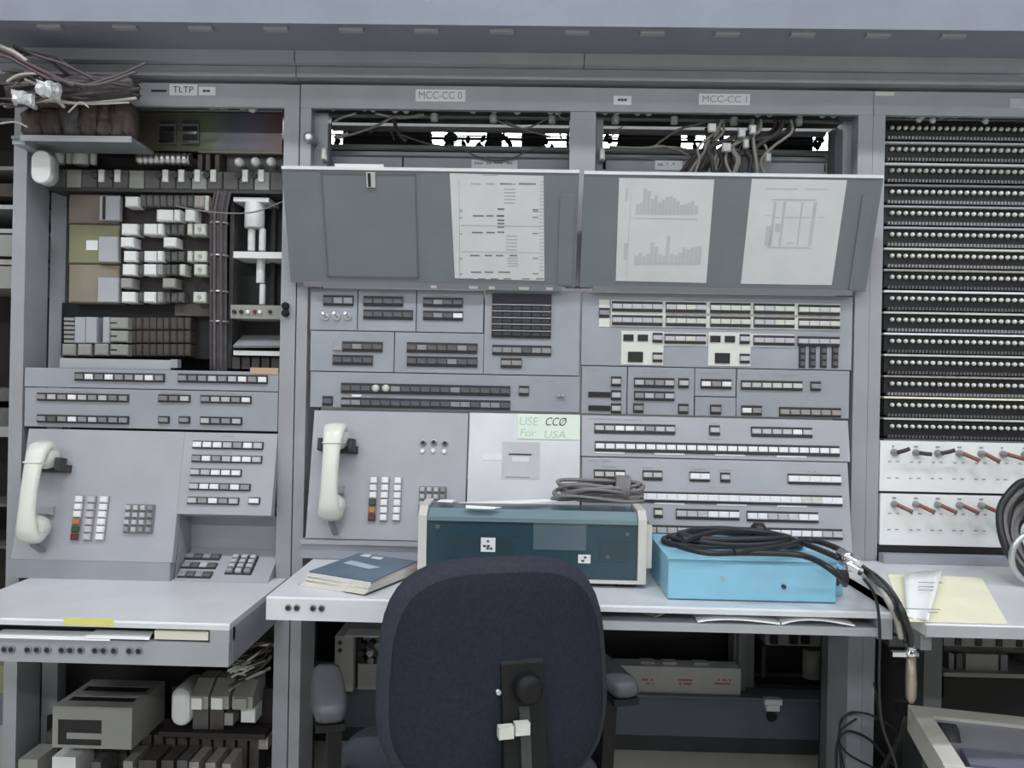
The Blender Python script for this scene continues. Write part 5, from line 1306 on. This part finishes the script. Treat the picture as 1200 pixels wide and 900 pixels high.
u0, u1, v0, v1 = rr(PU, 199.5, 806, 223, 852)
ob('oval_can', stadium(u0, u1, v0, v1, -.09, .0, 8, .009), 'white_can', t, PU, 'white oval can')
for x0, x1 in ((226, 246), (249, 270), (274, 298)):
    u0, u1, v0, v1 = rr(PU, x0, 800 if x0 < 270 else 801, x1, 829)
    h2 = v1 - v0
    ob('hooded_can', MB().prism([(.01, v0), (.01, v0 + h2 * .5), (.05, v1), (.1, v1), (.1, v0)], u0, u1, 0), 'relay_case', t)
    ob('front_cap', MB().box(u0 + .004, u1 - .012, .002, .0098, v0 + .002, v0 + h2 * .48), 'white_can' if x0 < 260 else 'relay_case', t)
bx('pale_can', PU, 282, 829, 299, 847, -.06, -.01, 'white_can', t, 282, .002)
for x0, y0, x1, y1, m in ((226, 830, 244, 856, 'relay_grey'), (246, 830, 262, 858, 'relay_brown'), (263, 836, 273, 850, 'relay_case'), (226, 858, 300, 866, 'relay_brown'), (303, 864, 314, 878, 'cap_tan')): bx('relay_block', PU, x0, y0, x1, y1, -.09, -.02, m, t, x0)
ob('carrier', MB().box(xat(199, 860, .08), xat(322, 860, .08), .085, .234, zb2 + .0005, zat(250, 806, .08)).box(xat(199, 860, .08), xat(320, 860, .08), .02, .09, zb2 + .0004, zb2 + .012), 'rack_brown', t)
r = random.Random(31)
t = thing('wiring_bundle', 'loose dark wires and pale ends spilling out beside the left desk, over the hooded cans', 'wiring', (xat(300, 790, .0), 0, zat(300, 800, .0)))
for k in range(16):
    y0 = r.uniform(756, 790)
    pts = [at_y(x, y0 + dy + r.uniform(-4, 4), .0 + r.uniform(-.01, .06)) for x, dy in ((317, -8), (306, 0), (288, 6), (268, r.uniform(4, 20)))]
    ob('wire', MB().tube(pts, r.uniform(.0018, .004), 5, 4), r.choice(('wire_dark', 'harness', 'wire_grey', 'relay_brown')), t)
for k in range(8):
    a = at_y(272 + r.uniform(-6, 10), 788 + r.uniform(-5, 6), -.01 + r.uniform(-.01, .01)); ob('wire_end', MB().tube([a, a + Vector((.012, .01, .006)), a + Vector((.026, .02, .004 + r.uniform(-.006, .01)))], .003, 6, 2), 'cap_cream', t)
pl = at_y(314, 756, .05); ob('metal_bar', MB().box(xat(300, 756, .05), xat(327, 756, .05), .05, .06, pl.z - .003, pl.z + .003), 'alum', t)
# ------------------------------------------------------------------ under the desks: middle bays
t = thing('base_cabinet', 'dark blue grey kick cabinet with a small latch along the floor', 'cabinet', (xat(680, 868, .47), .55, 0))
zk = zat(860, 818.5, .46); kx0_, kx1_ = -.85, 1.02
ob('carcass', MB().box(kx0_, kx1_, .46, .66, .05, zk), 'kick_blue', t)
ob('toe_kick', MB().box(kx0_, kx1_, .475, .66, .0005, .05), 'charcoal', t)
ob('top_ledge', MB().box(kx0_, kx1_, .452, .66, zk, zk + .006), 'grey_dark', t)
c = at_y(906, 823, .45); lt = ob('latch', MB().box(c.x - .026, c.x + .022, .438, .459, c.z - .004, c.z + .012).box(c.x - .02, c.x + .016, .44, .459, c.z - .022, c.z - .006), 'edge_white', t)
ob('latch_hole', MB().cyl((c.x - .002, .459, c.z - .042), (0, -1, 0), .015, 0, .006, 14), 'black', lt)
ob('back_shade_sheet', MB().box(kx0_, kx1_, .661, .67, .0005, zM + .1), 'black', t)  # black sheet added to stop light leaking in and keep the space dark
zl_ = zk + .0065
Yw = .47
t = thing('battery_box', 'long white box with red print on the ledge behind the chair arm', 'box', (xat(790, 812, Yw), .5, zl_))
wx0, wx1 = xat(700, 800, Yw), xat(868, 800, Yw)
ztb = zat(800, 782, Yw)
ob('case', MB().box(wx0, wx1, Yw, Yw + .06, zl_, ztb), 'box_white', t)
PWb = Pl(Yw)
for x0, x1 in ((752, 768), (794, 812), (836, 857)): legend(t, PWb, [(x0, 796.5, x1), (x0 + 2, 801, x1 - 1)], 'red_print', .0008, 2.2)
for x in (752, 778, 815): ob('lid_tab', MB().box(xat(x, 780, Yw), xat(x, 780, Yw) + .04, Yw + .02, Yw + .05, ztb, ztb + .006), 'box_white', t)
t = thing('support_post', 'grey upright between the white box and the dark niche under the pale desk', 'post', (xat(880, 812, .44), .5, zl_))
ob('upright', MB().box(xat(868.5, 780, .45), xat(893, 780, .45), .53, .6, zl_, zM - .04).box(xat(871, 780, .45), xat(880, 780, .45), .5, .53, zl_, zM - .04), 'grey_dark', t)
t = thing('relay_chassis', 'dim relay strip with a grey can in the niche next to the desk end', 'chassis', (xat(940, 812, .5), .55, zl_))
Pz = Pl(.52)
bx('mounting_bar', Pz, 897, 744, 984, 757, -.08, 0, 'relay_case', t, 940)
for x in (903, 926, 940): bx('dark_relay', Pz, x, 746, x + 9, 755, 0, .012, 'black', t, x)
c0 = Pz.at(955, 798); c1 = Pz.at(955, 764); 
ob('grey_can', MB().lathe((c0[0], c0[1], -.03), (0, 1, 0), [(0, .026), (c1[1] - c0[1], .026)], 14), 'relay_case', t, Pz)
bx('small_can', Pz, 967, 772, 983, 790, -.06, .0, 'relay_case', t, 967)
bx('end_stand', Pz, 893, 757, 897, 794, -.08, .0, 'charcoal', t, 893); ob('stand_foot', MB().box(xat(893, 800, .52), xat(984, 800, .52), .53, .6, zl_, zl_ + .01), 'charcoal', t); bx('end_stand', Pz, 960, 757, 984, 794, -.08, -.056, 'charcoal', t, 965)
Yc = .40
t = thing('power_case', 'beige open case with black terminals under the pale desk, beside the chair arm', 'case', (xat(425, 812, Yc), .5, zl_))
Pc_ = Pl(Yc)
cx0, cx1 = xat(392, 780, Yc), xat(500, 780, Yc)
zc0_, zc1_ = zl_, zat(430, 745.5, Yc)
ob('case', MB().box(cx0, cx1, .458, .6, zc0_, zc1_ - .002), 'beige_case', t)
ob('side_flange', MB().box(cx0, xat(414, 780, Yc), Yc, .458, zat(430, 811, Yc), zc1_ - .002), 'beige_case', t)
ob('front_plate', MB().box(xat(418, 780, Yc), cx1, Yc + .02, .458, zat(430, 811, Yc), zat(430, 781, Yc)), 'beige_case', t)
ob('slot_panel', MB().box(xat(414, 780, Yc), xat(420, 780, Yc), Yc + .03, .458, zat(430, 811, Yc), zc1_ - .006), 'rack_brown', t)
ob('top_flange', MB().box(xat(404, 745, Yc), cx1, Yc - .004, .458, zc1_ - .002, zc1_ + .002), 'edge_white', t)
r = random.Random(6)
for k in range(9):
    p = at_y(424 + (k % 3) * 11 + r.uniform(-2, 2), 755 + (k // 3) * 9 + r.uniform(-2, 2), Yc + .03)
    ob('terminal', MB().cyl(p, (0, -1, .1), .009, -.028, .014, 10), ('black', 'black', 'cap_tan', 'charcoal', 'cap_cream')[k % 5], t)
for x, y in ((398.5, 753), (398.5, 762)): p = at_y(x, y, Yc); ob('screw', MB().cyl(p, (0, -1, 0), .006, 0, .003, 10), 'charcoal', t)
a4 = at_zs(((388, 905), (430, 868), (446, 858.5), (404, 860)), .001)
tag(ob('paper_sheet', loft(a4, [p + Vector((0, 0, .0012)) for p in a4]), 'pages'), 'cream sheet lying on the floor beside the chair seat', 'paper')

# ------------------------------------------------------------------ under the right desk
t = thing('lower_rack', 'grey relay frame with a middle upright under the cream folder shelf', 'rack', (xat(1150, 830, .2), .3, 0))
ob('upright', MB().box(xat(1083, 780, .15), xat(1104, 780, .15), .15, .25, .0005, zR - .03), 'grey_dark', t)
ob('back_sheet', MB().box(r2 + .004, q1 - .034, .34, .35, .0005, zR - .03), 'black', t)
Pg = Pl(.2)
bx('relay_row', Pg, 1106, 747, 1356, 757, -.1, 0, 'relay_case', t, 1110)
for k in range(10): bx('dark_gap', Pg, 1120 + k * 24, 747.5 + k * .4, 1127 + k * 24, 756.5, .0, .004, 'black', t, 1120)
bx('shelf_bar', Pg, 1106, 788, 1356, 793, -.1, .02, 'relay_case', t, 1110)
for x0, x1, m in ((1112, 1118, 'grey_dark'), (1121, 1128, 'relay_grey'), (1132, 1170, 'relay_case'), (1173, 1181, 'grey_dark'), (1215, 1270, 'relay_case')): bx('relay_module', Pg, x0, 766, x1, 787, -.1, 0, m, t, 1120)
bx('middle_bar', Pg, 1106, 757.5, 1356, 763, -.1, -.02, 'relay_grey', t, 1110)
bx('lower_box', Pg, 1106, 794, 1356, 818, -.1, -.04, 'rack_brown', t, 1110)
bx('left_plate', Pl(.2), 1042, 745, 1068, 758, -.1, 0, 'relay_case', t, 1050)
ob('end_column', MB().box(r2 + .004, r2 + .03, .2, .339, .0005, zR - .03), 'grey_dark', t)

# ------------------------------------------------------------------ printer at the lower right
rz = math.radians(-13); zp_ = .425
f0 = at_z(1105, 894, zp_)
t = thing('desk_printer', 'beige desk printer with a dark open top at the lower right corner', 'printer', (f0.x, f0.y, 0), rz=rz)
Rm = Matrix.Translation((f0.x, f0.y, 0)) @ Matrix.Rotation(rz, 4, 'Z')
class Fr: M = Rm
def lb(name, x0, x1, y0, y1, z0, z1, m, ch=0): 
    return ob(name, MB().box(x0, x1, y0, y1, z0, z1), m, t, Fr)
bl = at_z(1066, 826, zp_); D2 = (Rm.inverted() @ Vector(bl)).y
rim_ = .033; WID = .46
lb('stand', .03, WID - .03, .02, D2 - .02, .0005, zp_ - .14, 'grey_dark')
lb('body', .03, WID - .02, -.03, D2 - .01, zp_ - .14, zp_ - .05, 'charcoal')
lb('side_rim', 0, rim_, -.0, D2, zp_ - .05, zp_, 'printer_beige'); lb('side_rim', WID - rim_, WID, 0, D2, zp_ - .05, zp_, 'printer_beige')
lb('back_rim', rim_, WID - rim_, D2 - .045, D2, zp_ - .05, zp_, 'printer_beige'); lb('front_rim', 0, WID, -.05, -.0, zp_ - .05, zp_ - .002, 'printer_beige')
yy = D2 - .045
o = ob('platen_cover', MB().prism([(yy - .001, zp_ - .006), (yy - .07, zp_ - .02), (yy - .07, zp_ - .05), (yy - .001, zp_ - .05)], rim_ + .002, WID - rim_ - .002, 0), 'printer_grey', t, Fr)
o = ob('paper_tray', MB().prism([(yy - .076, zp_ - .024), (yy - .13, zp_ - .03), (yy - .13, zp_ - .05), (yy - .076, zp_ - .05)], rim_ + .03, WID - rim_ - .002, 0), 'printer_lilac', t, Fr)
ob('platen_roller', MB().cyl((rim_ + .004, yy - .04, zp_ - .028), (1, 0, 0), .03, 0, .028, 16), 'charcoal', t, Fr)
lb('dark_slot', rim_ + .002, WID - rim_, .0, yy - .131, zp_ - .05, zp_ - .045, 'charcoal')
ps_ = ob('paper_strip', MB().box(.12, .38, .004, .02, zp_ - .044, zp_ - .026), 'paper', t, Fr)
ob('release_lever', MB().tube([(.33, D2 - .02, zp_ - .004), (.33, D2 - .01, zp_ + .012), (.335, D2 - .012, zp_ + .02)], .006, 8, 3), 'printer_beige', t, Fr)
# cords at the desk end
t = thing('cord_loop', 'dark cord hanging in loose loops in front of the desk end post', 'cord', at_y(1010, 870, -.03))
for ps, rad in (([(1024, 800), (1030, 840), (1020, 838), (1000, 834), (988, 842), (983, 862), (990, 905)], .002), ([(980, 910), (981, 872), (990, 858), (1004, 859), (1022, 869), (1040, 890), (1060, 905)], .003), ([(1004, 842), (986, 855), (983, 868), (992, 882), (1010, 893), (1035, 905)], .0025), ([(986, 905), (984, 850), (996, 837), (1015, 836), (1040, 848), (1058, 862)], .0025), ([(1060, 838), (1052, 870), (1040, 890), (1034, 920)], .006), ([(1062, 800), (1064, 830), (1050, 868), (1030, 905)], .003)):
    ob('cord', MB().tube([at_y(x, y, -.03) for x, y in ps], rad, 6, 4), 'cord_black', t)
p = at_y(1056, 829, -.035); ob('plug', MB().box(p.x - .012, p.x + .012, p.y - .008, p.y + .008, p.z - .012, p.z + .014), 'plastic_black', t)

# ------------------------------------------------------------------ office chair
Ycb = -.55
cpx = at_y(588, 780, Ycb)
rz = math.radians(16)
t = thing('office_chair', 'dark blue fabric office chair with black armrests seen from behind', 'chair', (cpx.x, Ycb, 0), rz=rz)
Rc = Matrix.Translation((cpx.x, Ycb, 0)) @ Matrix.Rotation(rz, 4, 'Z')
class Fc: M = Rc
hw = (at_y(720, 790, Ycb).x - at_y(447, 790, Ycb).x) / 2 / math.cos(rz) * 1.0
zct, zcb = at_y(583, 656, Ycb).z, at_y(583, 925, Ycb).z
hc, zm_ = (zct - zcb) / 2, (zct + zcb) / 2
def sup(a, e): return math.copysign(abs(math.cos(a)) ** e, math.cos(a)), math.copysign(abs(math.sin(a)) ** e, math.sin(a))
def pad(profile, hx, hz, cz, bow, e=.62, seg=40, lean=0.0):
    secs = []
    for n, ins in profile:
        ring = []
        for k in range(seg):
            c, s = sup(2 * PI * k / seg, e)
            ax, az = (hx - ins) * c, (hz - ins) * s
            ax *= 1 + .05 * (-s)
            ring.append((ax, n - bow * (ax / hx) ** 2 * .045 + lean * az, cz + az))
        secs.append(ring)
    return MB().sweep(secs)
ob('backrest', pad([(-.030, .15), (-.031, .10), (-.029, .05), (-.022, .016), (-.010, .003), (.004, 0), (.020, .002), (.036, .012), (.045, .035), (.048, .08), (.047, .15)], hw, hc, zm_, -1.0, lean=.10), 'chair_fabric_lit', t, Fc, 'front cushion, painted lighter for its light-catching rim')
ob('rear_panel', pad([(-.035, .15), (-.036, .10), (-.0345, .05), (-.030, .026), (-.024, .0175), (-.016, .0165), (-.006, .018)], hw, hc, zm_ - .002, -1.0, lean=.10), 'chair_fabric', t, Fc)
zbr = at_y(606, 792, Ycb).z
ux = .024
zj = zbr - .3
sp = ob('back_spine', MB().prism([(-.030, zbr + .035), (-.036, zbr + .03), (-.050, zbr - .03), (-.075, zbr - .16), (-.07, zbr - .26), (.06, zj - .02), (.06, zj + .01), (-.045, zbr - .22), (-.04, zbr - .1), (-.026, zbr)], ux - .034, ux + .034, 0), 'plastic_black', t, Fc)
ob('spine_rib', MB().prism([(-.049, zbr - .03), (-.056, zbr - .04), (-.083, zbr - .16), (-.078, zbr - .25), (-.07, zbr - .25), (-.074, zbr - .16)], ux - .008, ux + .008, 0), 'charcoal', sp, Fc)
ob('adjust_knob', MB().lathe((ux + .004, -.046, zbr - .002), (0, -1, .1), [(0, .020), (.006, .023), (.022, .022), (.027, .018), (.029, .008)], 18), 'plastic_black', t, Fc)
c = at_y(584, 811, Ycb - .04); cl = Rc.inverted() @ Vector(c); ob('small_bolt', MB().cyl((cl.x, cl.y - .0, cl.z), (0, -1, 0), .004, -.02, .004, 8), 'alum', t, Fc)
for x, yv in ((594, 860), (614.5, 858)):
    c = Rc.inverted() @ at_y(x, yv, Ycb - .075)
    ob('label_tag', MB().box(c.x - .0115, c.x + .0115, -.0745, -.060, c.z - .009, c.z + .009), 'cap_cream', sp, Fc)
zse = .345
def seatmb():
    secs = []
    for n, ins in ((-.075, .06), (-.07, .025), (-.055, .006), (-.03, 0), (-.012, .006), (-.002, .025), (.002, .07), (.002, .14)):
        ring = []
        for k in range(36):
            c, s = sup(2 * PI * k / 36, .6); ring.append(((.235 - ins) * c, .235 + (.215 - ins) * s, zse + n))
        secs.append(ring)
    return MB().sweep(secs)
ob('seat', seatmb(), 'chair_seat', t, Fc)
for sx in (-1, 1):
    zA = .485
    secs = []
    for f in (0, .04, .2, .6, .9, 1.0):
        w_ = .030 * (0.55 if f in (0, 1.0) else (.85 if f in (.04, .9) else 1)); h2 = .017 * (.5 if f in (0, 1.0) else 1)
        ring = []
        for k in range(14):
            c_, s_ = sup(2 * PI * k / 14, .7); ring.append((sx * .262 + w_ * c_, .10 + .23 * f, zA + h2 * s_ + .004))
        secs.append(ring)
    a = ob('armrest', MB().sweep(secs), 'arm_grey', t, Fc)
    ob('arm_end', MB().box(sx * .262 - .024, sx * .262 + .024, .104, .16, zA - .024, zA - .012), 'plastic_black', a, Fc)
    ob('arm_support', MB().prism([(.15, zA - .015), (.23, zA - .015), (.25, zse - .06), (.2, zse - .09), (.17, zse - .06)], sx * .252 - .012, sx * .252 + .012, 0), 'plastic_black', a, Fc)
    ob('arm_bracket', MB().box(min(sx * .16, sx * .252), max(sx * .16, sx * .252), .19, .24, zse - .09, zse - .075), 'plastic_black', a, Fc)
ob('mechanism', MB().box(-.09, .09, .05, .33, zse - .12, zse - .076), 'plastic_black', t, Fc)
ob('gas_column', MB().lathe((0, .235, .05), (0, 0, 1), [(0, .03), (.09, .03), (.092, .02), (zse - .17, .02)], 16), 'plastic_black', t, Fc)
for k in range(5):
    a = 2 * PI * k / 5 + .3; ca, sa = math.cos(a), math.sin(a)
    L0, L1 = Vector((ca * .03, .235 + sa * .03, .085)), Vector((ca * .27, .235 + sa * .27, .065))
    lg = ob('base_leg', MB().tube([L0, L0.lerp(L1, .5), L1], .018, 8, 2), 'plastic_black', t, Fc)
    cst = L1 + Vector((0, 0, -.035))
    ob('caster', MB().cyl(cst, (-sa, ca, 0), .029, -.022, .022, 14), 'charcoal', lg, Fc)
